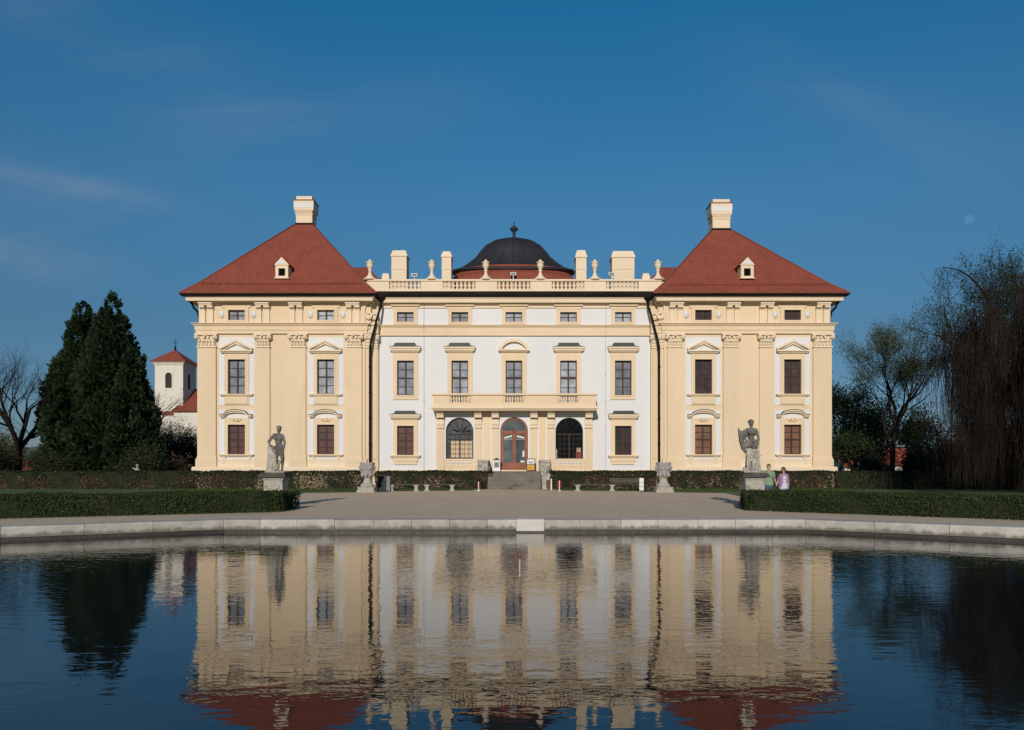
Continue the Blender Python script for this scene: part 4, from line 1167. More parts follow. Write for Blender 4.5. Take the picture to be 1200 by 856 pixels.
# ------------------------------------------------------------------ hedges
def hedge(label, foot, h, mats, pick, size=.045, dens=420, group=None, faces=(0,1,2,3), seed=1, ragged=.03, leaf_name='leaves'):
    """foot: 4 corners, front-left, front-right, back-right, back-left"""
    r = np.random.default_rng(seed)
    P = [Vector((x, y, G)) for x, y in foot]
    c = sum(P, Vector())/4
    root = thing('hedge', (c.x, c.y, G), label, 'hedge', group)
    def topz(x, y):
        return G + h + ragged*(np.sin(x*1.9+seed)+np.sin(x*.73+y*1.1+2*seed)+.6*np.sin(x*4.3+y*3.1))/2
    core = MB()
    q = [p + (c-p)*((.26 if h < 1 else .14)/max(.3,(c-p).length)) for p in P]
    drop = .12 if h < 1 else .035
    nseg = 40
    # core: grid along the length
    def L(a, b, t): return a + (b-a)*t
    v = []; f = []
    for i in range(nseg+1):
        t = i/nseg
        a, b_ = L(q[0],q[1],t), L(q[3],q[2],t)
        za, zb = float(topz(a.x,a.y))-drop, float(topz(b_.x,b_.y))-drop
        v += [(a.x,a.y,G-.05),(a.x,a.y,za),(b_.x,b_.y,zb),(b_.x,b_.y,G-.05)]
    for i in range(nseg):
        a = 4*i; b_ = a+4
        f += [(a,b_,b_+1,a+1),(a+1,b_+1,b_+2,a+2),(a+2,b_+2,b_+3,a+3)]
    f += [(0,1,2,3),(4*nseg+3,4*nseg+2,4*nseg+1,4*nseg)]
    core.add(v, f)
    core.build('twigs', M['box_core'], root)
    # leaves over the faces
    sides = [(P[0],P[1],1.0),(P[1],P[2],1.0),(P[2],P[3],.35),(P[3],P[0],1.0)]
    C = []; N = []
    for k, (a, b_, dk) in enumerate(sides):
        l = (b_-a).length; m_ = int(l*h*dens*dk)
        t = r.uniform(0,1,m_); z = r.uniform(0,1,m_)
        nn = Vector(((b_-a).y, -(b_-a).x, 0)).normalized()
        if nn.dot((a+b_)/2-c) < 0: nn = -nn
        x = a.x+(b_.x-a.x)*t; y = a.y+(b_.y-a.y)*t
        bul = .04*np.sin(t*l*1.7+seed)+.03*np.sin(t*l*4.1+z*3) + r.normal(0,.025,m_)
        zz = G + (topz(x,y)-G)*z
        C.append(np.stack([x+nn.x*bul, y+nn.y*bul, zz],1)); N.append(np.tile([nn.x,nn.y,.25],(m_,1)))
    area = ((P[1]-P[0]).cross(P[3]-P[0])).length/2 + ((P[1]-P[2]).cross(P[3]-P[2])).length/2
    m_ = int(area*dens); s = r.uniform(0,1,m_); t = r.uniform(0,1,m_)
    A = np.array([[p.x,p.y] for p in P])
    xy = (A[0]*(1-s)[:,None]+A[1]*s[:,None])*(1-t)[:,None] + (A[3]*(1-s)[:,None]+A[2]*s[:,None])*t[:,None]
    C.append(np.stack([xy[:,0], xy[:,1], topz(xy[:,0],xy[:,1])+r.normal(0,.022,m_)+(r.random(m_)<.03)*r.uniform(0,.07,m_)],1)); N.append(np.tile([0,0,1.0],(m_,1)))
    C = np.concatenate(C); N = np.concatenate(N)
    V, Q = leafquads(C, N, size, r)
    mi = pick(C, (C[:,2]-G)/h, r)
    link('leaves', arrays_mesh('leaves', V, Q, mats, mi), root)
    return root
def leafquads(C, N, size, r, jitter=.8, aspect=.6):
    m_ = len(C)
    n = N + r.normal(0, jitter, (m_,3)); n /= np.linalg.norm(n, axis=1, keepdims=True)+1e-9
    u = np.cross(n, r.normal(0,1,(m_,3))); u /= np.linalg.norm(u, axis=1, keepdims=True)+1e-9
    w = np.cross(n, u)
    s = size*r.uniform(.6,1.4,m_)[:,None]
    u = u*s; w = w*s*aspect
    V = np.stack([C-u, C-w*.9+u*.1, C+u, C+w*.9+u*.1],1).reshape(-1,3)
    return V, np.arange(4*m_).reshape(-1,4)
def allof(k): return lambda C, z, r: np.full(len(C), k)
def pick_front(C, z, r):
    return np.where(r.random(len(C)) < .018, 1, 0)
hm = [M['box_leaf'], M['dry_leaf']]
hedge('low clipped green hedge beside the pool in front of the male statue', [(-22,22.7),(-8.95,28.25),(-8.95,30.9),(-22,25.3)], .72, hm, pick_front, .032, 1100, seed=2)
hedge('low clipped green hedge beside the pool in front of the walking couple', [(9.1,29.2),(21.5,20.6),(22.5,22.8),(9.75,32.0)], .72, hm, pick_front, .032, 1100, seed=4)
def pick_back(dry, pale, bl):
    def f(C, z, r):
        p = np.array([mnoise.noise(Vector((x*.9, zz*1.2, 3.3))) for x, zz in C[:, [0,2]]])
        p2 = np.array([mnoise.noise(Vector((x*.35, 7.1, zz*.4))) for x, zz in C[:, [0,2]]])
        u = r.random(len(C)); low = np.clip((.97-z)*2.2, 0, 1)
        k = np.zeros(len(C), int)
        a = dry*low*(1.0+1.6*p); k[u < a] = 1
        u = r.random(len(C)); k[u < pale*low*np.clip(.2+2.6*p2+p, 0, 2)] = 2
        u = r.random(len(C)); k[u < bl*np.clip((.7-z)*2.5,0,1)*np.clip(.35+2.0*p,0,2)] = 3
        return k
    return f
bmats = [M['back_leaf'], M['dry_leaf'], M['pale_leaf'], M['blossom']]
def back(label, x0, x1, dry, pale, bl, seed, y0=55.2, d=1.3, dens=200):
    return hedge(label, [(x0,y0),(x1,y0),(x1,y0+d),(x0,y0+d)], 1.30, bmats, pick_back(dry,pale,bl), .07, dens, 'tall hedge along the chateau front', seed=seed, ragged=.035)
XB = lambda px: X(px, 55.2)
back('dark brownish hedge behind the lawn below the two conifers', -52, XB(229), .7, .03, 0, 11)
back('brown dry-leaved hedge with pale patches below the pavilion behind the male statue', XB(229)+.05, XB(421), 1.7, 1.1, .12, 12)
back('dark flower-flecked hedge behind the two stone benches', XB(440), XB(577), 1.3, .25, .4, 13)
back('dark flower-flecked hedge behind the iron bench and white post', XB(645), XB(771), 1.3, .25, .4, 14)
back('brown dry-leaved hedge with pale patches behind the walking couple', XB(786), XB(977), 1.7, 1.0, .12, 15)
back('dark hedge in front of the red-roofed house', XB(978), 52, .25, 0, 0, 16)

# ------------------------------------------------------------------ trees
def tubes_np(polys, sides):
    V = []; Q = []; base = 0
    for pts, rad, in polys:
        p = np.asarray(pts); rad = np.asarray(rad); k = sides(rad[0])
        t = np.gradient(p, axis=0); t /= np.linalg.norm(t, axis=1, keepdims=True)+1e-9
        ref = np.array([0.31,0.95,0.05]) if abs(t[0,2]) > .6 else np.array([0.05,0.1,1.0])
        u = np.cross(t, ref); u /= np.linalg.norm(u, axis=1, keepdims=True)+1e-9
        w = np.cross(t, u)
        a = np.arange(k)*2*np.pi/k
        ring = p[:,None,:] + rad[:,None,None]*(np.cos(a)[None,:,None]*u[:,None,:]+np.sin(a)[None,:,None]*w[:,None,:])
        n_ = len(p); V.append(ring.reshape(-1,3))
        i = np.arange(n_-1)[:,None]*k; j = np.arange(k)[None,:]; l = (j+1) % k
        q = np.stack([base+i+j, base+i+l, base+i+k+l, base+i+k+j], -1).reshape(-1,4)
        Q.append(q); base += n_*k
    return np.concatenate(V), np.concatenate(Q)
def grow(base, h, rr_, trunk_r, fork=.3, spread=.55, levels=5, up=.12, wig=.14, kids=(3,4), ratio=.72, lean=(0,0), first=3):
    big = []; tw = []; tips = []
    def rec(p, d, L, r, lv):
        n_ = 5 if lv < 3 else 4
        pts = [p.copy()]; rad = [r]
        for i in range(n_):
            d = (d + np.array([rr_.gauss(0,wig), rr_.gauss(0,wig), rr_.gauss(0,wig*.6)+up])).astype(float); d /= np.linalg.norm(d)
            p = p + d*L/n_; pts.append(p.copy()); rad.append(r*(1-.42*(i+1)/n_))
        (big if lv < levels-1 else tw).append((pts, rad))
        if lv >= levels: tips.extend(pts[1:]); return
        if lv >= levels-1: tips.extend(pts[2:])
        k = rr_.randint(*kids)
        for c in range(k):
            t = 1.0 if c == 0 else rr_.uniform(.35,1.0)
            i = min(n_, max(1, int(round(t*n_)))); q = pts[i]
            ang = rr_.uniform(.25,1.0)*spread*(0.5 if c == 0 else 1.15); az = rr_.uniform(0,2*math.pi)
            a = np.array([math.cos(az),math.sin(az),0.0]); a -= d*np.dot(a,d); a /= np.linalg.norm(a)+1e-9
            nd = d*math.cos(ang)+a*math.sin(ang)
            rec(q, nd, L*ratio*rr_.uniform(.75,1.15), max(.006, rad[i]*(.80 if c == 0 else .62)), lv+1)
    # trunk
    p = np.array(base, float); d = np.array([lean[0],lean[1],1.0]); d /= np.linalg.norm(d)
    n_ = 6; L = h*fork; pts = [p - d*.15]; rad = [trunk_r*1.35]
    for i in range(n_):
        d = d + np.array([rr_.gauss(0,.03), rr_.gauss(0,.03), .03]); d /= np.linalg.norm(d)
        p = p + d*L/n_; pts.append(p.copy()); rad.append(trunk_r*(1.0-.25*(i+1)/n_))
    big.append((pts, rad))
    for c in range(first):
        az = 2*math.pi*(c+rr_.uniform(-.25,.25))/first; ang = spread*rr_.uniform(.5,1.0)*(.35 if c == 0 else 1.0)
        nd = d*math.cos(ang)+np.array([math.cos(az),math.sin(az),0])*math.sin(ang)
        rec(pts[-1 if c < 3 else rr_.randint(3,6)], nd, h*(1-fork)*.36, trunk_r*.62, 1)
    return big, tw, tips
sides = lambda r: 9 if r > .12 else (6 if r > .04 else 3)
def tree(name, label, cat, base, h, tr, seed, leaf=None, nleaf=0, lsize=.09, lspread=.25, bark='bark', twig='twig', group=None, leafmask=None, **kw):
    rr_ = random.Random(seed); r = np.random.default_rng(seed)
    root = thing(name, base, label, cat, group)
    big, tw, tips = grow(base, h, rr_, tr, **kw)
    # normalise height
    top = max(p[2] for pts,_ in big+tw for p in pts); k = h/(top-base[2])
    sc = lambda P: [np.array([base[0]+(p[0]-base[0])*k, base[1]+(p[1]-base[1])*k, base[2]+(p[2]-base[2])*k]) for p in P]
    big = [(sc(a), b_) for a, b_ in big]; tw = [(sc(a), b_) for a, b_ in tw]; tips = np.array(sc(tips))
    V, Q = tubes_np(big, sides); link('trunk', arrays_mesh('trunk', V, Q, M[bark], smooth=True), root)
    V, Q = tubes_np(tw, sides); mats = [M[twig]]; mi = np.zeros(len(Q), int)
    if nleaf:
        i = r.integers(0, len(tips), nleaf); C = tips[i]+r.normal(0, lspread, (nleaf,3))
        if leafmask is not None: C = C[leafmask(C, r)]
        LV, LQ = leafquads(C, np.tile([0,0,.6],(len(C),1)), lsize, r)
        Q = np.concatenate([Q, LQ+len(V)]); V = np.concatenate([V, LV]); mats.append(M[leaf]); mi = np.concatenate([mi, np.ones(len(LQ), int)])
    link('crown', arrays_mesh('crown', V, Q, mats, mi), root)
    return root
def P3(px, D): return (X(px, D), D, G)
tree('bare_tree', 'bare dark tree with forking limbs at the left edge', 'tree', P3(20,68), 13.8, .38, 21, bark='bark_dark', twig='bark_dark', fork=.23, spread=.88, levels=6, up=.09, kids=(3,4), ratio=.74, first=4)
tree('bare_tree', 'spreading bare tree between the conifers and the white church', 'tree', P3(176,92), 13.4, .44, 38, bark='bark_dark', twig='bark_dark', fork=.20, spread=.95, levels=6, up=.05, kids=(3,4), ratio=.76, first=4, leaf='spring', nleaf=500, lsize=.09)
tree('bare_tree', 'small bare tree whose twigs cross the lower belfry wall', 'tree', P3(188,84), 8.4, .20, 39, bark='bark_dark', twig='bark_dark', fork=.2, spread=1.0, levels=6, up=.05, kids=(3,4), ratio=.77, first=5, leaf='spring', nleaf=700, lsize=.07)
# conifers
def conifer(label, base, h, wid, seed, n_=22000, lean=0.0):
    r = np.random.default_rng(seed)
    root = thing('conifer', base, label, 'tree', 'pair of dark conifers')
    t = MB(); t.tube([(base[0],base[1],G-.1),(base[0]+lean*.5,base[1],G+h*.55),(base[0]+lean,base[1],G+h*.9)], [.42,.22,.03], 10); t.build('trunk', M['bark_dark'], root)
    PR = ([0,.05,.15,.3,.5,.7,.85,.95,1], [.72,.92,1.0,.97,.84,.58,.33,.15,.04])
    nc = n_//46
    zc_ = np.clip(1-np.sqrt(1-r.random(nc)*.99), .01, .97); zc_[:60] = np.linspace(.62,.985,60)
    ac = r.uniform(0, 2*np.pi, nc); cr = np.interp(zc_, *PR)*wid/2
    cr = cr*np.array([1+.34*mnoise.noise(Vector((math.cos(a_)*1.5, math.sin(a_)*1.5, zz*6+seed*3.1))) for a_, zz in zip(ac, zc_)])*r.uniform(.72,1.08,nc)
    cs = r.uniform(.28,.56,nc)*np.interp(zc_, [0,.7,1],[1.15,.9,.5])
    i = r.integers(0, nc, n_)
    g = r.normal(0,1,(n_,3)); g /= np.linalg.norm(g,axis=1,keepdims=True); g *= r.random((n_,1))**.45
    C = np.stack([base[0]+lean*zc_[i]+cr[i]*np.cos(ac[i])+g[:,0]*cs[i], base[1]+cr[i]*np.sin(ac[i])+g[:,1]*cs[i], G+.1+zc_[i]*h*.97+g[:,2]*cs[i]*1.7], 1)
    C[:,2] = np.clip(C[:,2], G+.05, G+h)
    z = np.clip((C[:,2]-G)/h, 0, 1); az = np.arctan2(C[:,1]-base[1], C[:,0]-base[0]-lean*z)
    # each spray: three fanned slivers rising outwards
    out = np.stack([np.cos(az), np.sin(az), r.uniform(.3,1.3,n_)],1); out += r.normal(0,.35,(n_,3)); out /= np.linalg.norm(out,axis=1,keepdims=True)
    side = np.cross(out, r.normal(0,1,(n_,3))); side /= np.linalg.norm(side,axis=1,keepdims=True)+1e-9
    ln = r.uniform(.22,.52,n_)[:,None]*np.interp(z,[0,.8,1],[1,.8,.55])[:,None]; wd = ln*.2
    V = []
    for k, a in enumerate((-.5,0,.5)):
        d = out*math.cos(a)+side*math.sin(a); s = side*math.cos(a)-out*math.sin(a); e = ln*(1.0 if k == 1 else .75)
        V.append(np.stack([C-d*e*.3, C+d*e*.25-s*wd, C+d*e, C+d*e*.25+s*wd],1).reshape(-1,3))
    V = np.concatenate(V); Q = np.arange(len(V)).reshape(-1,4)
    # dense inner mass so that the sky shows only near the edge
    inn = MB(); nn = 18; pts = []
    prf = [(np.interp(k/nn, *PR)*wid/2*(.52 if k < nn else 0), k/nn*h*.82) for k in range(nn+1)]
    inn.lathe(prf, (base[0]+lean*.5, base[1], G+.1), 14)
    iv = np.array(inn.v); iq = np.array([f for f in inn.f if len(f) == 4])
    Q = np.concatenate([Q, iq+len(V)]); V = np.concatenate([V, iv])
    link('crown', arrays_mesh('crown', V, Q, M['conifer']), root)
D = 70
conifer('tallest dark conifer nearest the church', P3(131,D), Z(337,D)-G, 6.5, 41, 62000)
conifer('second dark conifer with a slimmer spire nearer the bare tree', P3(98,D+1), Z(349,D+1)-G, 6.7, 42, 58000)
conifer('shortest dark conifer filling in below the tallest one', P3(155,D-1.5), Z(408,D)-G, 4.4, 43, 30000)
# shrubs
def shrub(label, base, h, wid, seed, leaf, nleaf, lsize=.10, twigs=170, dense=True, group='shrubs behind the tall hedge', twig='twig', cat='shrub'):
    rr_ = random.Random(seed); r = np.random.default_rng(seed)
    root = thing('shrub', base, label, cat, group)
    polys = []; tips = []
    for k in range(twigs):
        az = rr_.uniform(0,2*math.pi); s = math.sqrt(rr_.random())*wid/2; L = h*rr_.uniform(.55,1.0)*math.sqrt(max(.15,1-(s/(wid/2))**2*.75))
        p0 = np.array([base[0]+s*.35*math.cos(az), base[1]+s*.35*math.sin(az), G-.05]); p3 = np.array([base[0]+s*math.cos(az), base[1]+s*math.sin(az), G+L])
        pm = (p0+p3)/2 + np.array([rr_.gauss(0,.15),rr_.gauss(0,.15),L*.12])
        pts = [p0, (p0+pm)/2, pm, (pm+p3)/2+np.array([rr_.gauss(0,.1),rr_.gauss(0,.1),.05]), p3]
        polys.append((pts, [.035,.028,.02,.013,.006])); tips += pts[2:]
        for j in range(5):
            q = pts[rr_.randint(2,4)]; e = q + np.array([rr_.gauss(0,.45),rr_.gauss(0,.45),rr_.uniform(.1,.7)])
            polys.append(([q,(q+e)/2+np.array([0,0,.06]),e],[.012,.008,.004])); tips += [e, (q+e)/2]
    V, Q = tubes_np(polys, lambda r_: 3); link('stem', arrays_mesh('stem', V, Q, M[twig]), root)
    if nleaf:
        tips = np.array(tips); i = r.integers(0,len(tips),nleaf); C = tips[i]+r.normal(0,.22,(nleaf,3)); C[:,2] = np.maximum(C[:,2], G+.05)
        LV, LQ = leafquads(C, np.tile([0,0,.6],(len(C),1)), lsize, r)
        link('foliage', arrays_mesh('foliage', LV, LQ, M[leaf]), root)
    return root
shrub('leafy green bush behind the bare tree at the left edge', P3(2,74), 5.4, 5.0, 51, 'spring', 5200)
shrub('low dark bush at the left edge beside the red roof', P3(-18,64), 4.2, 4.6, 52, 'shade_leaf', 5000)
shrub('bare twiggy bush with a green haze below the church tower', P3(200,86), 6.6, 7.0, 53, 'spring', 3600, twigs=420)
shrub('dark round bush at the foot of the tallest conifer', P3(168,66), 3.6, 4.0, 54, 'shade_leaf', 3800)
shrub('leafy bush touching the left corner of the chateau', P3(222,82), 6.2, 5.0, 55, 'shade_leaf', 6000, twigs=300)
shrub('low dark bush at the foot of the slimmer conifer', P3(62,66), 2.8, 3.4, 56, 'shade_leaf', 3000)
shrub('low brown bush between the round bush and the chateau corner', P3(196,70), 2.9, 4.2, 57, 'dry_leaf', 1500, twigs=180)
# right-hand trees
tree('leafing_tree', 'tall airy tree in young leaf to the right of the chateau', 'tree', P3(1046,72), Z(348,72)-G, .26, 63, leaf='spring', nleaf=26000, lsize=.065, lspread=.30, bark='bark_dark', twig='bark_dark', fork=.36, spread=.78, levels=6, up=.07, kids=(3,4), ratio=.74, first=5)
for k, (px, D, py, seed, lab, nl, sp) in enumerate([(985,84,436,71,'dark bushy tree close against the right corner of the chateau',9000,.7),(1012,92,468,72,'rounded dark tree between the chateau corner and the airy tree',11000,.8),(1075,88,470,73,'low dark tree in front of the red roof',9000,.8),(1000,76,498,74,'small dark tree with a thin trunk beside the chateau plinth',5200,.8)]):
    tree('bushy_tree', lab, 'tree', P3(px,D), Z(py,D)-G, .2, seed, leaf='shade_leaf', nleaf=nl, lsize=.13, lspread=.5, bark='bark_dark', twig='bark_dark', fork=.26, spread=sp, levels=5, up=.06, kids=(3,4), ratio=.76, first=5, group='dark trees right of the chateau')
shrub('narrow dark evergreen bush in front of the white house wall', P3(1076,66), 3.6, 2.6, 76, 'shade_leaf', 4200)
shrub('low bush beside the trunk of the airy tree', P3(1022,66), 2.4, 3.2, 77, 'shade_leaf', 1600)
# willow
def willow(base, h, seed):
    rr_ = random.Random(seed); r = np.random.default_rng(seed)
    root = thing('weeping_willow', base, 'huge weeping willow with brown hanging twigs at the right edge', 'tree')
    big, tw, tips = grow(base, h, rr_, .55, fork=.28, spread=.70, levels=5, up=.05, kids=(3,4), ratio=.78, first=6)
    top = max(p[2] for pts,_ in big+tw for p in pts); k = h/(top-base[2])
    xs = np.percentile(np.abs(np.array([p[0] for p in tips])-base[0]), 92); kx = 4.8/xs
    sc = lambda P: [np.array([base[0]+(p[0]-base[0])*kx, base[1]+(p[1]-base[1])*kx, base[2]+(p[2]-base[2])*k]) for p in P]
    big = [(sc(a), b_) for a, b_ in big]; tw = [(sc(a), b_) for a, b_ in tw]; tips = sc(tips)
    # one long bough reaching out on the left
    b0 = np.array([base[0]-2.6, base[1], base[2]+10.3]); b1 = np.array([X(1098,46), base[1]-.5, Z(316,46)])
    bough = []
    for i in range(9):
        t = i/8; bough.append(b0+(b1-b0)*t+np.array([0,0,1.1*math.sin(math.pi*t)]))
    big.append((bough, [.09*(1-.8*i/8) for i in range(9)]))
    V, Q = tubes_np(big, sides); link('trunk', arrays_mesh('trunk', V, Q, M['bark_dark'], smooth=True), root)
    polys = list(tw)
    ext = [bough[-1]]*9 + [bough[-2]]*6
    src = [tips[rr_.randrange(len(tips))] for _ in range(5600)] + ext
    fol = []
    for i, p in enumerate(src):
        isb = i >= 5600
        L = rr_.uniform(.35,1.0)*(p[2]-G-.2) if not isb else rr_.uniform(2.0,4.4)
        L = min(L, 10.5)
        d = np.array([p[0]-base[0], p[1]-base[1], 0]); d = d/(np.linalg.norm(d)+1e-6)*rr_.uniform(-.3,.7)*(0.1 if isb else 1)
        sw = np.array([rr_.gauss(0,.42), rr_.gauss(0,.42), 0])
        n_ = 6; pts = []
        for j in range(n_+1):
            t = j/n_
            pts.append(np.array(p) + d*(1-(1-t)**2) + sw*math.sin(t*rr_.uniform(2,4)+i) + np.array([rr_.gauss(0,.06),rr_.gauss(0,.06), .5*t*(1-t)*2 - L*t**1.35]))
        polys.append((pts, [rr_.uniform(.007,.018)*(1-.6*j/n_) for j in range(n_+1)]))
        fol += pts[1:]
    V, Q = tubes_np(polys, lambda r_: 3)
    fol = np.array(fol); nl = 16000; i = r.integers(0,len(fol),nl); C = fol[i]+r.normal(0,.06,(nl,3))
    C = C[(r.random(len(C)) < np.clip((C[:,2]-G-4)/9, .05, 1))]
    LV, LQ = leafquads(C, np.tile([0,0,.3],(len(C),1)), .06, r, aspect=.35)
    mi = np.concatenate([np.zeros(len(Q),int), np.ones(len(LQ),int)]); Q = np.concatenate([Q, LQ+len(V)]); V = np.concatenate([V, LV])
    link('crown', arrays_mesh('crown', V, Q, [M['willow_twig'], M['willow_leaf']], mi), root)
willow(P3(1226,46), Z(296,46)-G, 81)
tree('leafing_tree', 'tall twiggy tree just coming into leaf behind the weeping willow', 'tree', P3(1172,60), Z(276,60)-G, .4, 85, leaf='willow_leaf', nleaf=20000, lsize=.07, lspread=.22, bark='bark_dark', twig='bark_dark', fork=.3, spread=.7, levels=6, up=.07, kids=(3,4), ratio=.74, first=5)
tree('leafing_tree', 'dark half-bare tree at the right edge beyond the weeping willow', 'tree', P3(1232,64), Z(290,64)-G, .4, 86, leaf='shade_leaf', nleaf=16000, lsize=.08, lspread=.25, bark='bark_dark', twig='bark_dark', fork=.3, spread=.75, levels=6, up=.07, kids=(3,4), ratio=.74, first=5)
shrub('dark thicket under the weeping willow on its left side', P3(1118,57), 4.6, 5.0, 87, 'shade_leaf', 5200, twigs=320, group='shrubs under the willow')
shrub('dark thicket under the weeping willow by the frame edge', P3(1180,56), 5.2, 5.6, 88, 'shade_leaf', 6000, twigs=320, group='shrubs under the willow')
# fallen leaves along the hedge feet
rl = np.random.default_rng(77); nl_ = 900
side_ = rl.random(nl_) < .5; t_ = rl.random(nl_)
lx = np.where(side_, -8.9-13*t_, 9.1+12.4*t_); ly = np.where(side_, 28.2-5.55*t_, 29.2-8.7*t_) - np.abs(rl.normal(.12,.28,nl_))
LV, LQ = leafquads(np.stack([lx, ly, np.full(nl_, G+.018)],1), np.tile([0,0,3.0],(nl_,1)), .035, rl)
LV[:,2] = np.maximum(LV[:,2], G+.004)
tag(link('fallen_leaves', arrays_mesh('fallen_leaves', LV, LQ, M['pale_leaf'])), kind='stuff')
# ------------------------------------------------------------------ far buildings and hills
D = 130.0
cz = lambda py: Z(py, D); cx_ = lambda px: X(px, D)
chu = thing('church', (cx_(198), D, G), 'white church with a square belfry and red tiled roofs', 'church')
tx0, tx1 = cx_(181.5), cx_(214.5); tw_ = tx1-tx0; tc_ = (tx0+tx1)/2
m = MB(); wz0, wz1 = cz(455), cz(440)
m.holes([(tx0,G),(tx1,G),(tx1,cz(425)),(tx0,cz(425))], [arch(tc_-.05, 1.15, wz0, wz1-.1, 10)], D, D+.4)
m.box(tx0, tx0+.3, D+.401, D+tw_, G, cz(425)); 
m.box(tx1-.3, tx1, D+.401, D+1.9, G, cz(425)); m.box(tx1-.3, tx1, D+3.0, D+tw_, G, cz(425)); m.box(tx1-.3, tx1, D+1.901, D+2.999, G, wz0); m.box(tx1-.3, tx1, D+1.901, D+2.999, wz1+.4, cz(425)); m.box(tx0, tx1, D+tw_+.001, D+tw_+.3, G, cz(425))
m.build('tower_wall', M['church'], chu)
m = MB(); m.ring(tx0, tx1, D, D+tw_, [(0,cz(428)),(.15,cz(427.5)),(.18,cz(426)),(.42,cz(425.3)),(.45,cz(424.2)),(0,cz(424))]); m.build('tower_cornice', M['church'], chu)
m = MB(); m.holes([(tc_-.9,wz0-.3),(tc_+.8,wz0-.3),(tc_+.8,wz1+1.0),(tc_-.9,wz1+1.0)], [arch(tc_-.05, 1.15, wz0, wz1-.1, 10)], D-.06, D); m.build('belfry_surround', M['church'], chu)
m = MB()
for k in range(11): m.box(tc_-.65, tc_+.55, D+.18, D+.24, wz0+.1+k*.26, wz0+.26+k*.26)
m.box(tc_-.65, tc_+.55, D+.3, D+.34, wz0, wz1+.6)
m.build('louvre', M['sash'], chu)
m = MB(); m.box(tx1-.25, tx1-.12, D+1.9, D+3.0, wz0, wz1+.4); m.build('louvre', M['sash'], chu)
m = MB(); e = .7; apex = cz(408); mid = (tx0+tx1)/2
m.add([(tx0-e,D-e,cz(424)),(tx1+e,D-e,cz(424)),(tx1+e,D+tw_+e,cz(424)),(tx0-e,D+tw_+e,cz(424)),(mid-.1,D+tw_/2-.1,apex),(mid+.1,D+tw_/2-.1,apex),(mid+.1,D+tw_/2+.1,apex),(mid-.1,D+tw_/2+.1,apex)], [(0,1,5,4),(1,2,6,5),(2,3,7,6),(3,0,4,7),(4,5,6,7),(3,2,1,0)])
ro = m.build('tower_roof', M['roof'], chu)
m = MB(); m.lathe([(.35,-.3),(.2,.1),(.12,.3),(.22,.5),(.08,.7)], (mid, D+tw_/2, apex), 10); m.tube([(mid,D+tw_/2,apex+.6),(mid,D+tw_/2,apex+2.0)], .05, 6); m.box(mid-.4, mid+.4, D+tw_/2-.05, D+tw_/2+.05, apex+1.35, apex+1.45); m.build('cross', M['pipe'], ro)
nx0, nx1 = cx_(208), cx_(300)
m = MB(); m.box(nx0, nx1, D-1.4, D-.02, G, cz(484)); m.box(tx1+.02, nx1, D, D+11, G, cz(484)); m.build('nave_wall', M['church'], chu)
m = MB(); m.box(tx0-2, nx0-.02, D-1.3, D-.03, G, cz(487)); m.build('porch_wall', M['church'], chu)
m = MB(); zr = Z(456, D+5); ze = cz(483.5); xr = X(226, D+5)
m.add([(nx0-.3,D-1.8,ze),(nx1,D-1.8,ze),(nx1,D+5,zr),(xr,D+5,zr),(nx1,D+11.6,ze),(xr,D+11.6,ze)], [(0,1,2,3),(3,2,4,5),(0,3,5)])
m.build('nave_roof', M['roof'], chu)
m = MB(); m.add([(tx0-2.3,D-1.6,cz(487)),(nx0-.1,D-1.6,cz(487)),(nx0-.1,D-.03,cz(482.5)),(tx0-2.3,D-.03,cz(482.5))], [(0,1,2,3)]); m.build('porch_roof', M['roof'], chu)
def house(name, label, px0, px1, D, py_eave, py_ridge, depth, bright, windows=()):
    x0, x1 = X(px0, D), X(px1, D); ze = Z(py_eave, D); zr = Z(py_ridge, D+depth/2)
    root = thing(name, ((x0+x1)/2, D, G), label, 'house')
    m = MB(); m.box(x0, x1, D, D+depth, G-.2, ze)
    for s in (x0, x1-.2): m.add([(s,D,ze),(s+.2,D,ze),(s+.2,D+depth,ze),(s,D+depth,ze),(s,D+depth/2,zr-.1),(s+.2,D+depth/2,zr-.1)], [(0,1,5,4),(4,5,2,3),(0,4,3),(1,2,5)])
    m.build('wall', M['church'], root)
    r_ = MB(); o = .45; k = (zr-ze)/(depth/2)
    r_.add([(x0-o,D-o,ze-o*k),(x1+o,D-o,ze-o*k),(x1+o,D+depth/2,zr),(x0-o,D+depth/2,zr),(x1+o,D+depth+o,ze-o*k),(x0-o,D+depth+o,ze-o*k)], [(0,1,2,3),(3,2,4,5)])
    r_.add([(x0-o,D-o,ze-o*k-.12),(x1+o,D-o,ze-o*k-.12),(x1+o,D-o,ze-o*k-.001),(x0-o,D-o,ze-o*k-.001)], [(0,1,2,3)])
    r_.build('roof', bright, root)
    c = MB(); xc = x0+(x1-x0)*.3; c.box(xc-.35, xc+.35, D+depth*.5-.3, D+depth*.5+.3, zr-.6, zr+.9); c.build('chimney', M['church'], root)
    for f in windows:
        w = MB(); xw = x0+(x1-x0)*f; w.box(xw-.45, xw+.45, D-.03, D-.002, ze-1.35, ze-.35); wo = w.build('window', M['pane_black'], root)
        w = MB(); w.box(xw-.5, xw+.5, D-.06, D-.031, ze-1.42, ze-1.36); w.build('sill', M['white_paint'], wo)
bright = tiles('orange_red_roof_tiles', (0.36, 0.075, 0.035))
house('house', 'white house with a bright red roof behind the right-hand trees', 1030, 1135, 105, 543, 526, 9, bright, (.12,.3,.5,.72,.9))
house('house', 'smaller white house with a red roof close to the chateau corner', 990, 1026, 112, 545, 533, 7, M['roof'], (.3,.7))
house('house', 'low red-roofed house behind the left-hand trees', -30, 50, 100, 549, 540, 7, bright, (.5,.8))
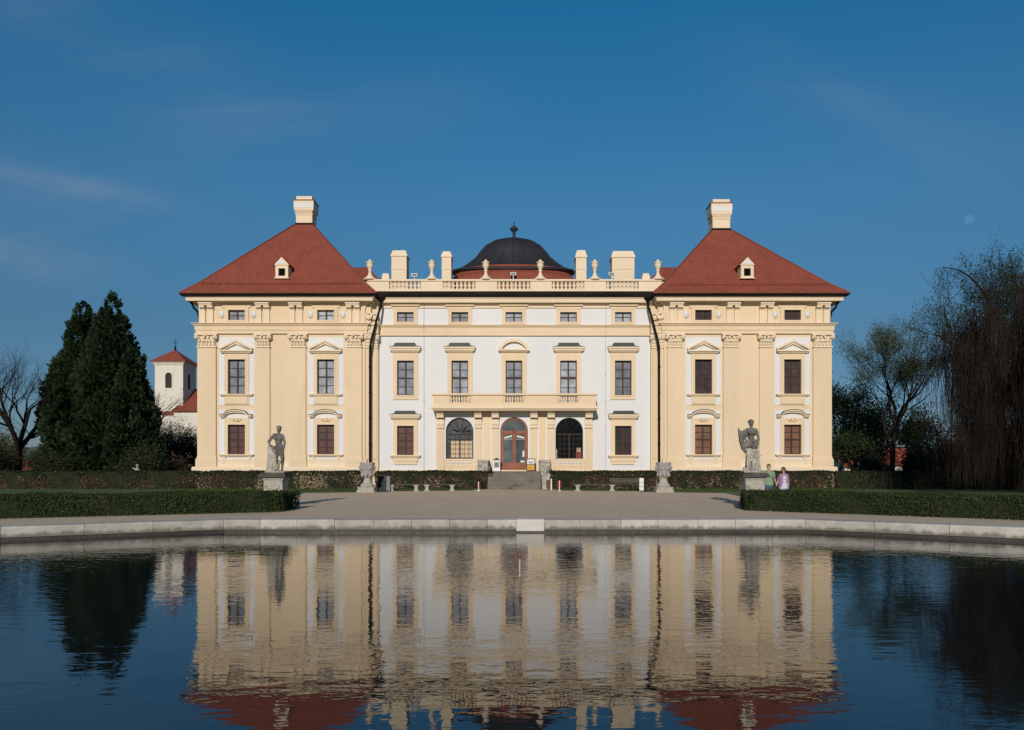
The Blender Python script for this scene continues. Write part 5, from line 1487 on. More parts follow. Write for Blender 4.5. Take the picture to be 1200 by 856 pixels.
# small white sculpture under the conifers
t = MB(); bx, by = X(161, 59.5), 59.5
t.box(bx-.25, bx+.25, by-.25, by+.25, G, G+.85); t.caps((bx,by,G+.9),(bx,by,G+1.45),.2,.15); t.ball((bx,by,G+1.75),.13); t.caps((bx+.1,by,G+1.4),(bx+.34,by-.1,G+1.1),.07,.06); t.caps((bx-.1,by,G+1.4),(bx-.3,by-.1,G+1.55),.07,.06)
tag(t.blob('garden_sculpture', M['stone_pale'], None, (0,0,0), .04, 2), 'small pale garden sculpture under the conifers behind the hedge', 'sculpture')
# hills
def ridge(x0, x1, D, hfun, mat):
    n_ = 60; v = []; f = []
    for i in range(n_+1):
        x = x0+(x1-x0)*i/n_; h = hfun(x)
        v += [(x,D,G-1),(x,D+60,G+h*.7),(x,D+140,G+h),(x,D+300,G-1)]
    for i in range(n_):
        a = 4*i; b_ = a+4
        f += [(a,b_,b_+1,a+1),(a+1,b_+1,b_+2,a+2),(a+2,b_+2,b_+3,a+3)]
    me = bpy.data.meshes.new('hills'); me.from_pydata(v, [], f); me.materials.append(mat); me.update()
    me.polygons.foreach_set('use_smooth', [True]*len(f))
    tag(link('hills', me), kind='structure')
hill = surf('far_hill_scrub', (0.075, 0.085, 0.075), 1.0, 0.25, .03, .3, 0)
ridge(-520, -150, 420, lambda x: 20+5*math.sin(x*.021)+3*math.sin(x*.06), hill)
ridge(150, 520, 420, lambda x: 11+3*math.sin(x*.025)+2*math.sin(x*.07), hill)
# =================================================================== STATUES, URNS, FURNITURE
def statue(label, x, D, parts, base_h, cap, topz):
    root = thing('statue', (x, D, G), label, 'statue', 'stone statues beside the pool')
    # pedestal
    zt = topz
    p = MB(); p.box(-.40, .40, -.40, .40, 0, zt-.22); p.box(-.48, .48, -.48, .48, -.05, .18); p.box(-.44,.44,-.44,.44,.18,.26); p.box(-.45, .45, -.45, .45, zt-.30, zt-.2)
    for k in range(5): p.ball((-.2+.1*k, -.41, zt*.55+.05*math.sin(k*2)), (.08,.03,.09), 7, 5)
    ped = p.build('pedestal', M['stone_pale'], root, at=W[root.name])
    c = MB(); c.box(-cap/2, cap/2, -cap/2, cap/2, zt-.2, zt-.06); c.box(-cap/2+.06, cap/2-.06, -cap/2+.06, cap/2-.06, zt-.06, zt); c.build('pedestal_cap', M['stone_dark'], root, at=W[root.name])
    return root
st_top = Z(554, 32)-G
# male figure leaning on a tree stump
s1 = statue('grey stone male nude leaning on a tree stump with a hand on his hip', X(323.5,32), 32, None, 0, 1.12, st_top)
def up(v): return (v[0], v[1], v[2]+st_top)
m = MB()
def C(a, b_, r0, r1): m.caps(up(a), up(b_), r0, r1, 12)
C((.13,-.02,1.83),(.14,-.03,1.90),.095,.10); m.ball(up((.125,.02,1.94)), (.12,.12,.09)); m.ball(up((.155,-.12,1.84)), (.025,.03,.03))
C((.12,0,1.66),(.13,-.01,1.80),.065,.06)
C((-.04,0,1.60),(.25,0,1.58),.09,.09); C((.06,-.02,1.50),(.15,-.02,1.50),.16,.16); m.ball(up((.02,-.10,1.50)), (.11,.07,.09)); m.ball(up((.18,-.10,1.50)), (.11,.07,.09))
C((.11,0,1.36),(.12,0,1.22),.135,.13); C((.08,0,1.08),(.20,0,1.10),.14,.14)
C((-.07,0,1.62),(-.34,.04,1.33),.075,.06); C((-.34,.04,1.33),(-.22,-.04,1.16),.055,.045); m.ball(up((-.2,-.06,1.13)), (.06,.05,.05))
C((.28,0,1.58),(.37,.03,1.26),.07,.055); C((.37,.03,1.26),(.34,-.06,.98),.052,.04); m.ball(up((.33,-.07,.93)), (.045,.045,.07))
C((.20,0,1.02),(.30,-.05,.60),.125,.085); C((.30,-.05,.60),(.25,.02,.14),.08,.05); C((.25,.02,.10),(.29,-.16,.07),.055,.045)
C((.06,0,1.02),(.02,-.04,.58),.12,.08); C((.02,-.04,.58),(.06,0,.14),.078,.05); C((.06,0,.10),(.03,-.18,.07),.055,.045)
C((.0,-.02,1.08),(.26,-.06,1.06),.10,.08)
fig = m.blob('figure', M['stone'], s1, W[s1.name], .022, 2, .012, 1)
m = MB()
C((-.27,.05,.02),(-.22,.05,.6),.19,.15); C((-.22,.05,.6),(-.25,.04,1.08),.15,.13); C((-.26,-.02,1.08),(-.02,-.08,.55),.06,.10); C((-.1,-.06,.75),(0,-.02,.05),.12,.14)
C((-.36,.0,.02),(-.33,.03,.5),.07,.05); C((0,-.02,.04),(.12,.08,.5),.12,.06)
for k in range(5): C((-.3+.07*k,-.12,.05),(-.28+.05*k,-.1,.9),.03,.02)
m.box(-.40,.46,-.30,.30,st_top-.01,st_top+.06)
m.blob('tree_stump', M['stone_pale'], s1, W[s1.name], .026, 2, .018, 5)
# draped female figure
s2 = statue('grey stone draped female figure with a raised cloak and a beast at her feet', X(881.5,32), 32, None, 0, 1.12, st_top)
m = MB()
C((-.06,-.02,2.08),(-.05,-.02,2.15),.10,.11); m.ball(up((-.05,.03,2.19)), (.135,.135,.10)); m.ball(up((-.06,-.13,2.08)), (.025,.03,.03)); m.ball(up((-.02,.11,2.08)), (.09,.08,.09))
C((-.04,0,1.90),(-.05,-.01,2.04),.065,.06)
C((-.20,0,1.84),(.14,0,1.83),.085,.085); C((-.08,-.02,1.72),(.03,-.02,1.72),.15,.15); m.ball(up((-.12,-.13,1.70)), (.09,.08,.08)); m.ball(up((.05,-.13,1.70)), (.09,.08,.08))
C((-.04,0,1.60),(-.05,0,1.42),.13,.135); C((-.10,0,1.25),(.02,0,1.25),.16,.16)
C((.17,0,1.83),(.29,.02,1.42),.075,.06); C((.29,.02,1.42),(.17,-.12,1.18),.058,.045); m.ball(up((.14,-.14,1.15)), (.06,.05,.05))
C((-.22,0,1.83),(-.42,-.02,1.62),.075,.058); C((-.42,-.02,1.62),(-.30,-.16,1.38),.055,.045)
C((-.60,0,1.92),(-.52,.0,1.60),.025,.075); C((-.52,0,1.60),(-.42,0,1.22),.09,.12); C((-.42,0,1.22),(-.32,0,1.02),.12,.09); C((-.56,0,1.72),(-.25,.06,1.80),.05,.06); C((-.48,.04,1.5),(-.2,.06,1.6),.09,.08)
C((-.40,-.05,1.12),(.12,-.12,1.10),.11,.10); C((-.34,-.08,1.20),(.20,-.10,1.26),.07,.08); C((-.30,-.10,1.30),(.12,-.14,1.38),.05,.06)
C((-.42,0,1.05),(-.30,-.02,.86),.08,.04)
fig = m.blob('figure', M['stone'], s2, W[s2.name], .020, 1, .016, 9)
m = MB()
C((-.14,-.02,1.10),(-.19,-.06,.60),.14,.10); C((-.19,-.06,.60),(-.21,0,.15),.082,.058); C((-.21,0,.08),(-.25,-.17,.06),.06,.05)
C((.04,0,1.10),(.06,-.10,.62),.15,.12); C((.06,-.10,.62),(.02,-.02,.16),.11,.09); C((.02,0,.08),(.02,-.2,.06),.06,.05)
for k, (xa, xb, r_) in enumerate(((-.24,-.27,.035),(-.16,-.13,.03),(-.05,-.08,.03),(.05,-.02,.035),(.13,.10,.035),(.18,.16,.035))):
    C((xa,-.10-.04*(k % 2),1.02),(xb,-.12-.05*((k+1) % 2),.30+.1*(k % 3)),.035,r_)
C((-.18,.10,1.0),(-.21,.12,.05),.06,.07); C((.08,.10,1.0),(.10,.12,.05),.06,.08)
C((-.30,-.12,1.0),(.18,-.16,.86),.05,.06); C((-.22,-.14,.88),(.10,-.2,.66),.04,.05)
C((-.06,.05,1.0),(-.05,.06,.05),.07,.06)
m.blob('drapery', M['stone_pale'], s2, W[s2.name], .020, 1, .016, 11)
m = MB()
C((.10,.02,.80),(.20,-.02,.66),.09,.10); C((.20,-.02,.74),(.30,-.06,.72),.07,.05); C((.30,-.06,.72),(.36,-.08,.74),.045,.035); C((.18,0,.62),(.22,.04,.2),.12,.15); C((.24,-.08,.5),(.29,-.12,.06),.06,.05); m.ball(up((.2,.02,.83)), (.03,.03,.05))
m.box(-.44,.44,-.32,.32,st_top-.01,st_top+.07); C((-.3,0,.05),(-.32,.05,.2),.12,.06)
m.blob('beast', M['stone_pale'], s2, W[s2.name], .026, 2, .016, 12)

# stone urns
D = 48.9
uv = [(.58,0),(.58,.16),(.55,.18),(.52,.34),(.48,.36),(.44,.52),(.40,.54),(.33,.62),(.25,.74),(.20,.88),(.22,.92),(.28,.96),(.24,1.0),(.27,1.04),(.36,1.12),(.43,1.24),(.45,1.40),(.47,1.60),(.51,1.80),(.56,1.88),(.57,1.94),(.54,1.96),(.48,1.93),(.46,1.80),(.1,1.7)]
def urn(label, px):
    root = thing('stone_urn', (X(px,D), D, G), label, 'urn', 'stone urns at the ends of the benches')
    m = MB(); m.lathe([p for p in uv if p[1] > .35 or p[0] < .45], (0,0,0), 28, cap=False)
    for k in range(8):
        a = 2*math.pi*k/8
        m.ball((.40*math.cos(a), .40*math.sin(a), 1.16), (.12,.12,.16), 8, 6)
        b_ = a+math.pi/8
        m.tube([(.50*math.cos(a+t*.785), .50*math.sin(a+t*.785), 1.66-.16*math.sin(t*math.pi)) for t in [i/6 for i in range(7)]], .055, 6)
        m.ball((.53*math.cos(a), .53*math.sin(a), 1.70), .085, 8, 6)
    for s in (-1, 1):
        m.tube([(s*(.46+.13*math.sin(t)), 0, 1.32+.5*(t/math.pi)) for t in [i*math.pi/8 for i in range(9)]], .045, 6)
        m.ball((s*.60,0,1.62), (.07,.08,.10), 8, 6)
    m.v = [(x*.88, y*.88, z) for x, y, z in m.v]
    m.build('bowl', M['urn'], root, at=W[root.name])
    p = MB(); 
    p.box(-.58,.58,-.58,.58,-.03,.16); p.box(-.53,.53,-.53,.53,.16,.34); p.lathe([(.46,.34),(.44,.50),(.36,.56),(.28,.66),(.22,.86),(.2,.9)], (0,0,0), 20)
    p.build('foot', M['stone_pale'], root, at=W[root.name])
urn('carved stone urn on a stepped foot standing left of the two stone benches', 430.5)
urn('carved stone urn on a stepped foot standing right of the white post', 777.5)

# benches with stone supports
D = 51.2
def stone_bench(label, pa, pb, sup_h=.42):
    xa, xb = X(pa,D), X(pb,D); c = (xa+xb)/2; h = (xb-xa)/2
    root = thing('stone_bench', (c, D, G), label, 'bench', 'stone-legged benches along the hedge')
    for s in (-1, 1):
        m = MB(); m.box(s*h-.17, s*h+.17, -.22, .22, -.02, .09); m.box(s*h-.10, s*h+.10, -.17, .17, .09, sup_h-.1); m.box(s*h-.16, s*h+.16, -.22, .22, sup_h-.1, sup_h)
        m.build('support', M['stone_pale'] if False else M['white_stone'], root, at=W[root.name])
    m = MB()
    for k in range(4): m.box(-h-.32, h+.32, -.22+.115*k, -.125+.115*k, sup_h, sup_h+.045)
    m.build('seat', M['wood_slat'], root, at=W[root.name])
M['white_stone'] = surf('pale_bench_stone', (0.40,0.37,0.33), .9, .15, 3, 14, .3, stain=(.3,.28,.24), stain_at=.62, stain_scale=3)
stone_bench('low stone-legged bench beside the dark bin near the left urn', 459, 488)
stone_bench('low stone-legged bench nearest the steps on the left of them', 500.5, 530)
stone_bench('low stone-legged bench to the right of the red bin', 676.8, 717)
# iron park bench
D = 51.6
root = thing('park_bench', (X(733,D), D, G), 'dark iron park bench with a backrest beside the white post', 'bench')
w = 1.05
for s in (-1, 0, 1):
    m = MB(); m.box(s*w-.03, s*w+.03, -.25, -.19, 0, .42); m.box(s*w-.03, s*w+.03, .2, .26, 0, .86); m.box(s*w-.03, s*w+.03, -.25, .26, .40, .45)
    if s: m.box(s*w-.03, s*w+.03, -.25, .2, .62, .66); m.box(s*w-.03, s*w+.03, -.25, -.2, .45, .62)
    m.build('leg', M['iron'], root, at=W[root.name])
m = MB()
for k in range(5): m.box(-w-.06, w+.06, -.25+.095*k, -.17+.095*k, .451, .48)
m.build('seat', M['wood_slat'], root, at=W[root.name])
m = MB()
for k in range(3): m.box(-w-.06, w+.06, .165, .199, .56+.11*k, .64+.11*k)
m.build('backrest', M['wood_slat'], root, at=W[root.name])
# dark litter cabinet
D = 51.0
root = thing('litter_cabinet', (X(450,D), D, G), 'dark green litter cabinet with a grey side panel next to the left urn', 'bin')
m = MB(); m.box(-.40, .22, -.3, .3, .04, 1.0); m.box(-.42, .24, -.32, .32, 1.0, 1.05); m.box(-.34, .16, -.315, -.301, .12, .66); m.box(-.34, .16, -.315, -.301, .70, .94, 1)
m.build('cabinet', [M['bin_dark'], M['iron']], root, at=W[root.name])
m = MB(); m.box(.221, .46, -.31, .3, .04, 1.02); m.build('side_panel', M['bin_grey'], root, at=W[root.name])
m = MB(); m.box(-.52, -.46, -.3, -.24, 0, 1.0); m.box(-.459, -.401, -.29, -.25, .5, .55); m.build('post', M['bin_grey'], root, at=W[root.name])
m = MB(); m.box(-.38, .44, -.28, .28, 0, .039); m.build('foot', M['iron'], root, at=W[root.name])
# white post with three panels
D = 50.6
root = thing('information_post', (X(751.6,D), D, G), 'white post of three stacked panels in front of the flowering hedge', 'sign')
m = MB(); m.box(-.13,.13,-.05,.05,0,.9); m.build('post', M['bin_grey'], root, at=W[root.name])
for k in range(3):
    m = MB(); m.box(-.15,.15,-.075,-.051,.06+.29*k,.32+.29*k); m.build('panel', M['white_paint'], root, at=W[root.name])
# red bin on a pale post, right of the steps; slim red one left of the steps
D = 51.4
def red_bin(label, px, r_, h):
    root = thing('litter_bin', (X(px,D), D, G), label, 'bin')
    m = MB(); m.lathe([(r_*.82,.16),(r_*.86,.2),(r_,h-.06),(r_*1.06,h-.05),(r_*1.06,h),(r_*.9,h),(r_*.85,h-.1)], (0,0,0), 16); m.build('drum', M['red_paint'], root, at=W[root.name])
    m = MB(); m.box(-.022,.022,-r_-.07,-r_-.03,.1,h+.06); m.box(-.10,.10,-r_-.07,r_*.5,-.02,.05); m.box(-.04,.04,-.04,.04,.05,.17); m.build('post', M['white_paint'], root, at=W[root.name])
red_bin('round red litter bin with a white post right of the entrance steps', 655.3, .19, .66)
red_bin('slim red litter bin with a white post left of the entrance steps', 561, .13, .58)
# brown plaque leaning on the right stair cheek
D = 52.6
root = thing('notice_board', (X(642.6,D), D, G), 'brown notice plaque on a short post beside the right stair stone', 'sign')
m = MB(); m.box(-.15,.15,-.03,.03,.12,.74); m.build('board', M['brown_plaque'], root, at=W[root.name])
m = MB(); m.box(.17,.25,-.05,.05,-.02,.82); m.box(-.1,.17,-.02,.02,.3,.34); m.build('post', M['white_paint'], root, at=W[root.name])
# items on the landing
zl0 = W['chateau'].z
D = 57.2; zland = G + rise*nst
root = thing('display_stand', (X(622,D), D, zland), 'black-framed stand with a white and a yellow poster right of the door', 'sign')
m = MB()
m.box(-.34,-.29,-.03,.03,0,.98); m.box(.29,.34,-.03,.03,0,.98); m.box(-.29,.29,-.03,.03,.93,.98); m.box(-.29,.29,-.03,.03,.48,.53); m.box(-.34,-.29,.03,.3,0,.04); m.box(.29,.34,.03,.3,0,.04); m.box(-.29,.29,-.03,.03,.04,.08); m.box(-.29,.29,.005,.02,.08,.93)
m.build('frame', M['iron'], root, at=W[root.name])
m = MB(); m.box(-.28,.28,-.02,.004,.54,.92); m.box(-.2,.18,-.024,-.0201,.68,.75,1); m.box(-.16,.2,-.024,-.0201,.60,.63,2); m.build('upper_poster', [M['white_paint'], M['blue_ink'], M['red_paint']], root, at=W[root.name])
m = MB(); m.box(-.28,.28,-.02,.004,.09,.47); m.box(-.2,.2,-.024,-.0201,.2,.23,1); m.box(-.2,.1,-.024,-.0201,.3,.33,1); m.build('lower_poster', [M['yellow_paper'], M['iron']], root, at=W[root.name])
D = 57.6
root = thing('letter_pillar', (X(582,D), D, zland), 'short white pillar with a dark gabled cap left of the door', 'letter box')
m = MB(); m.box(-.27,.27,-.2,.2,-.02,.80); m.box(-.30,.30,-.23,.23,0.02,.12); m.box(-.31,.31,-.24,.24,.80,.86); m.box(-.18,.18,-.212,-.2005,.3,.7,1); m.build('pillar', [M['white_paint'], M['bin_grey']], root, at=W[root.name])
m = MB(); m.prism([(-.33,.861),(.33,.861),(0,1.06)], -.26, .26); m.build('cap', M['brown_plaque'], root, at=W[root.name])
# fountain nozzle standing in the pool
root = thing('fountain_nozzle', (X(609,14.5), 14.5, 0), 'thin pale fountain pipe with a reddish tip in the middle of the pool', 'fountain')
m = MB(); m.tube([(0,0,-.5),(0,0,.36)], .016, 8); m.tube([(0,0,.0),(0,0,.05)], .026, 8); m.build('pipe', M['stone_pale'], root, at=W[root.name])
m = MB(); m.lathe([(.02,.355),(.028,.38),(.022,.44),(.012,.50)], (0,0,0), 8); m.build('nozzle', surf('corroded_red_nozzle',(0.22,0.07,0.05),.6,.2,8,30,.1), root, at=W[root.name])

# =================================================================== PEOPLE
def hand(m, wrist, d, palm_n, s=1.0, side=1):
    """palm, four bent fingers and a thumb leaving the side of the palm"""
    w = Vector(wrist); d = Vector(d).normalized(); n = Vector(palm_n); n = (n-d*n.dot(d)).normalized(); t = d.cross(n)*side
    m.caps(w, w+d*.075*s, .030*s, .034*s, 8)
    for k in (-1, 1): m.caps(w+d*.02*s+t*.018*k*s, w+d*.08*s+t*.027*k*s, .018*s, .018*s, 8)
    for k, ln in zip((-1.5,-.5,.5,1.5), (.058,.074,.078,.068)):
        a = w+d*.085*s+t*(.0205*k)*s; b_ = a+(d*.9+n*.3).normalized()*ln*.55*s; e = b_+(d*.55+n*.8).normalized()*ln*.5*s
        m.caps(a, b_, .0098*s, .009*s, 7); m.caps(b_, e, .009*s, .0075*s, 7)
    a = w+d*.03*s+t*.032*s; b_ = a+(d*.6+t*.7+n*.3).normalized()*.045*s; e = b_+(d*.9+t*.1+n*.4).normalized()*.035*s
    m.caps(a, b_, .013*s, .011*s, 7); m.caps(b_, e, .011*s, .009*s, 7)
def head(m, c, s, yaw):
    Rz = Matrix.Rotation(yaw, 3, 'Z'); c = Vector(c)
    q = lambda v: c + Rz @ (Vector(v)*s)
    m.ball(q((0,.01,.03)), (.078*s,.095*s,.10*s), 14, 10, rot=Rz); m.ball(q((0,-.02,-.05)), (.060*s,.070*s,.075*s), 12, 8, rot=Rz)
    m.ball(q((0,-.095,-.012)), (.014*s,.024*s,.024*s), 8, 6, rot=Rz); m.ball(q((0,-.085,-.06)), (.026*s,.014*s,.010*s), 8, 6, rot=Rz); m.ball(q((0,-.075,-.10)), (.025*s,.022*s,.02*s), 8, 6, rot=Rz)
    for k in (-1, 1):
        m.ball(q((.079*k,.012,-.005)), (.012*s,.022*s,.034*s), 8, 6, rot=Rz); m.ball(q((.03*k,-.080,.018)), (.016*s,.012*s,.010*s), 8, 6, rot=Rz)
        m.ball(q((.03*k,-.083,.04)), (.022*s,.012*s,.007*s), 8, 6, rot=Rz)
    return q, Rz
D = 34.0
pm = thing('person', (X(901,D), D, G), 'man in a mint green T-shirt and jeans walking hand in hand', 'person', 'couple walking behind the hedge')
L = W[pm.name]
yaw = R(-28)
m = MB(); A = m.caps
q, Rz = head(m, (-.02,-.02,1.70), 1.05, yaw)
A((0,0,1.48),(-.01,-.01,1.62),.062,.058); A((-.16,.0,1.43),(.16,.0,1.43),.062,.062); A((-.06,0,1.32),(.06,0,1.32),.105,.105); A((-.04,0,1.15),(.04,0,1.15),.10,.10); A((-.06,0,.98),(.06,0,.98),.10,.10)
A((-.205,.01,1.42),(-.25,.05,1.14),.055,.045); A((-.25,.05,1.14),(-.24,-.06,.92),.043,.03); hand(m, (-.24,-.06,.90), (.02,-.1,-1), (.8,0,0), 1.05, 1)
hx = .345
A((.205,.01,1.42),(.27,.05,1.15),.055,.045); A((.27,.05,1.15),(.335,.0,.96),.043,.03); hand(m, (.338,.0,.945), (.12,-.03,-1), (.6,0,-.1), 1.05, -1)
A((-.09,0,.93),(-.10,-.10,.52),.095,.065); A((-.10,-.10,.52),(-.10,.03,.10),.058,.042); A((-.10,.03,.06),(-.13,-.14,.04),.045,.035)
A((.09,0,.93),(.10,.04,.52),.095,.065); A((.10,.04,.52),(.10,.22,.14),.058,.042); A((.10,.22,.08),(.07,.06,.04),.045,.035)
m.blob('body', M['skin'], pm, L, .0085, 2)
m = MB()
m.ball(q((0,.022,.055)), (.088*1.05,.098*1.05,.088*1.05), 14, 10, rot=Rz); m.ball(q((0,.07,-.01)), (.07*1.05,.05*1.05,.08*1.05), 12, 8, rot=Rz)
m.blob('hair', M['hair_dark'], pm, L, .012, 2, .004, 2)
m = MB(); A = m.caps
A((-.165,.0,1.43),(.165,.0,1.43),.082,.082); A((-.075,0,1.32),(.075,0,1.32),.132,.132); A((-.06,0,1.12),(.06,0,1.12),.128,.128); A((-.075,0,1.02),(.075,0,1.02),.14,.14); A((-.08,0,.93),(.08,0,.93),.145,.145)
A((-.205,.01,1.42),(-.235,.035,1.22),.08,.072); A((.205,.01,1.42),(.247,.035,1.23),.08,.072)
m.blob('t_shirt', M['mint'], pm, L, .014, 3, .004, 4)
m = MB(); A = m.caps
A((-.06,0,.94),(.06,0,.94),.122,.122); A((-.09,0,.90),(-.10,-.10,.52),.115,.085); A((-.10,-.10,.52),(-.10,.03,.10),.08,.066); A((.09,0,.92),(.10,.04,.52),.115,.085); A((.10,.04,.52),(.10,.22,.16),.08,.066)
m.blob('jeans', M['denim'], pm, L, .014, 2, .004, 6)
for a, b_ in (((-.10,.04,.06),(-.135,-.16,.045)), ((.10,.23,.08),(.07,.04,.045))):
    m = MB(); m.caps(a, b_, .055, .042, 10); m.blob('shoe', M['shoe'], pm, L, .012, 1)
pw = thing('person', (X(918.6,D), D+.02, G), 'woman in a lilac cardigan and sunglasses walking hand in hand', 'person', 'couple walking behind the hedge')
L = W[pw.name]; yaw = R(-34)
hX = X(901,D)+.355 - L.x       # where the hands meet, seen from her
m = MB(); A = m.caps
q, Rz = head(m, (-.02,-.01,1.57), .98, yaw)
A((0,0,1.37),(-.01,-.01,1.50),.052,.05); A((-.13,.0,1.32),(.13,.0,1.32),.065,.065); A((-.05,0,1.22),(.05,0,1.22),.095,.095); A((-.03,0,1.06),(.03,0,1.06),.088,.088); A((-.06,0,.90),(.06,0,.90),.10,.10)
A((-.165,.01,1.31),(-.24,.05,1.08),.046,.038); A((-.24,.05,1.08),(hX+.02,.0,.93),.036,.026); hand(m, (hX+.018,-.012,.925), (-.25,-.02,-1), (-.5,0,.1), .95, 1)
A((.165,.01,1.31),(.235,.06,1.06),.046,.038); A((.235,.06,1.06),(.17,-.12,.92),.036,.026); hand(m, (.165,-.13,.91), (-.2,-.6,-.6), (-.5,0,.3), .95, 1)
A((-.08,0,.86),(-.09,.03,.48),.092,.06); A((-.09,.03,.48),(-.09,.18,.12),.054,.038); A((-.09,.18,.07),(-.12,.02,.035),.04,.032)
A((.08,0,.86),(.08,-.10,.48),.092,.06); A((.08,-.10,.48),(.08,.0,.09),.054,.038); A((.08,.0,.05),(.05,-.16,.035),.04,.032)
m.blob('body', M['skin'], pw, L, .0085, 2)
m = MB()
m.ball(q((0,.022,.050)), (.092,.102,.092), 14, 10, rot=Rz); m.ball(q((0,.085,-.06)), (.085,.06,.14), 12, 8, rot=Rz)
for k in (-1, 1): m.caps(q((.078*k,.03,.02)), q((.078*k,.05,-.17)), .035, .022)
m.blob('hair', M['hair_brown'], pw, L, .012, 2, .006, 2)
m = MB()
for k in (-1, 1):
    m.ball(q((.034*k,-.094,.016)), (.030,.010,.024), 10, 6, rot=Rz); m.tube([q((.06*k,-.088,.02)), q((.084*k,-.02,.016))], .005, 5)
m.tube([q((-.01,-.100,.02)), q((.01,-.100,.02))], .005, 5); m.build('sunglasses', M['iron'], pw, at=L)
m = MB(); A = m.caps
A((-.05,-.015,1.20),(.05,-.015,1.20),.122,.122); A((-.03,-.012,1.05),(.03,-.012,1.05),.118,.118); A((-.08,0,.88),(.08,0,.88),.145,.145); A((-.085,0,.78),(.085,0,.78),.152,.152)
m.blob('blouse', M['white_cloth'], pw, L, .014, 2, .004, 4)
m = MB(); A = m.caps
A((-.13,.012,1.32),(.13,.012,1.32),.085,.085)
for s in (-1, 1):
    A((s*.125,-.04,1.26),(s*.125,-.045,.98),.095,.095); A((s*.125,-.045,.98),(s*.15,-.04,.86),.095,.105)
A((-.06,.05,1.22),(.06,.05,1.22),.115,.115); A((-.05,.04,1.05),(.05,.04,1.05),.112,.112); A((-.09,.045,.88),(.09,.045,.88),.135,.135)
A((-.165,.01,1.31),(-.24,.05,1.08),.066,.056); A((-.24,.05,1.08),(hX+.07,.015,.99),.052,.042); A((.165,.01,1.31),(.235,.06,1.06),.066,.056); A((.235,.06,1.06),(.185,-.08,.95),.052,.042)
m.blob('cardigan', M['lilac'], pw, L, .014, 2, .004, 8)
m = MB(); A = m.caps
A((-.07,0,.86),(.07,0,.86),.135,.135); A((-.08,0,.84),(-.09,.03,.48),.11,.078); A((-.09,.03,.48),(-.09,.18,.14),.072,.058); A((.08,0,.84),(.08,-.10,.48),.11,.078); A((.08,-.10,.48),(.08,.0,.10),.072,.058)
m.blob('jeans', M['denim'], pw, L, .014, 2, .004, 6)
for a, b_ in (((-.09,.19,.07),(-.12,.0,.04)), ((.08,.01,.05),(.05,-.18,.04))):
    m = MB(); m.caps(a, b_, .05, .038, 10); m.blob('shoe', M['shoe'], pw, L, .012, 1)

# =================================================================== MOON, SKY, SUN, CAMERA
mm, nt, b = new_mat('pale_moon')
df = nt.nodes.new('ShaderNodeBsdfDiffuse'); df.inputs['Color'].default_value = (.022,.026,.032,1)
tp = nt.nodes.new('ShaderNodeBsdfTransparent'); ad = nt.nodes.new('ShaderNodeAddShader')
nt.links.new(df.outputs[0], ad.inputs[0]); nt.links.new(tp.outputs[0], ad.inputs[1]); nt.links.new(ad.outputs[0], nt.nodes['Material Output'].inputs['Surface'])
Dm = 1500.0
m = MB(); m.ball((0,0,0), 5.6*Dm/F, 32, 20)
mo = m.build('moon', mm, None, at=(X(1136,Dm), Dm, Z(257,Dm)))
tag(mo, 'faint pale daytime moon high above the willow', 'moon')

AZ, EL = R(6.0), R(21.5)
w = bpy.data.worlds.new('World'); S.world = w; w.use_nodes = True
nt = w.node_tree; bg = nt.nodes['Background']
sky = nt.nodes.new('ShaderNodeTexSky'); sky.sky_type = 'NISHITA'; sky.sun_disc = False
sky.sun_elevation = EL; sky.sun_rotation = math.pi + AZ
sky.altitude = 300; sky.air_density = 1.0; sky.dust_density = 0.0; sky.ozone_density = 4.0
tc = nt.nodes.new('ShaderNodeTexCoord')
sp = nt.nodes.new('ShaderNodeSeparateXYZ'); nt.links.new(tc.outputs['Generated'], sp.inputs[0])
def mth(op, a, b_=None, c=None):
    n = nt.nodes.new('ShaderNodeMath'); n.operation = op
    for i, v in enumerate((a, b_, c)):
        if v is None: continue
        if hasattr(v, 'links'): nt.links.new(v, n.inputs[i])
        else: n.inputs[i].default_value = v
    return n.outputs[0]
yy = mth('MAXIMUM', sp.outputs[1], 0.05)
u = mth('DIVIDE', sp.outputs[0], yy); v = mth('DIVIDE', sp.outputs[2], yy)
cb = nt.nodes.new('ShaderNodeCombineXYZ'); nt.links.new(u, cb.inputs[0]); nt.links.new(v, cb.inputs[1])
mp = nt.nodes.new('ShaderNodeMapping'); mp.inputs['Rotation'].default_value[2] = R(14); mp.inputs['Scale'].default_value = (2.2, 9, 1)
nt.links.new(cb.outputs[0], mp.inputs['Vector'])
nz = noise_node(nt, 1.6, 6, .6, mp.outputs[0], .6)
streak = nt.nodes.new('ShaderNodeMapRange'); streak.inputs['From Min'].default_value = .42; streak.inputs['From Max'].default_value = .72
nt.links.new(nz.outputs[0], streak.inputs['Value'])
total = None
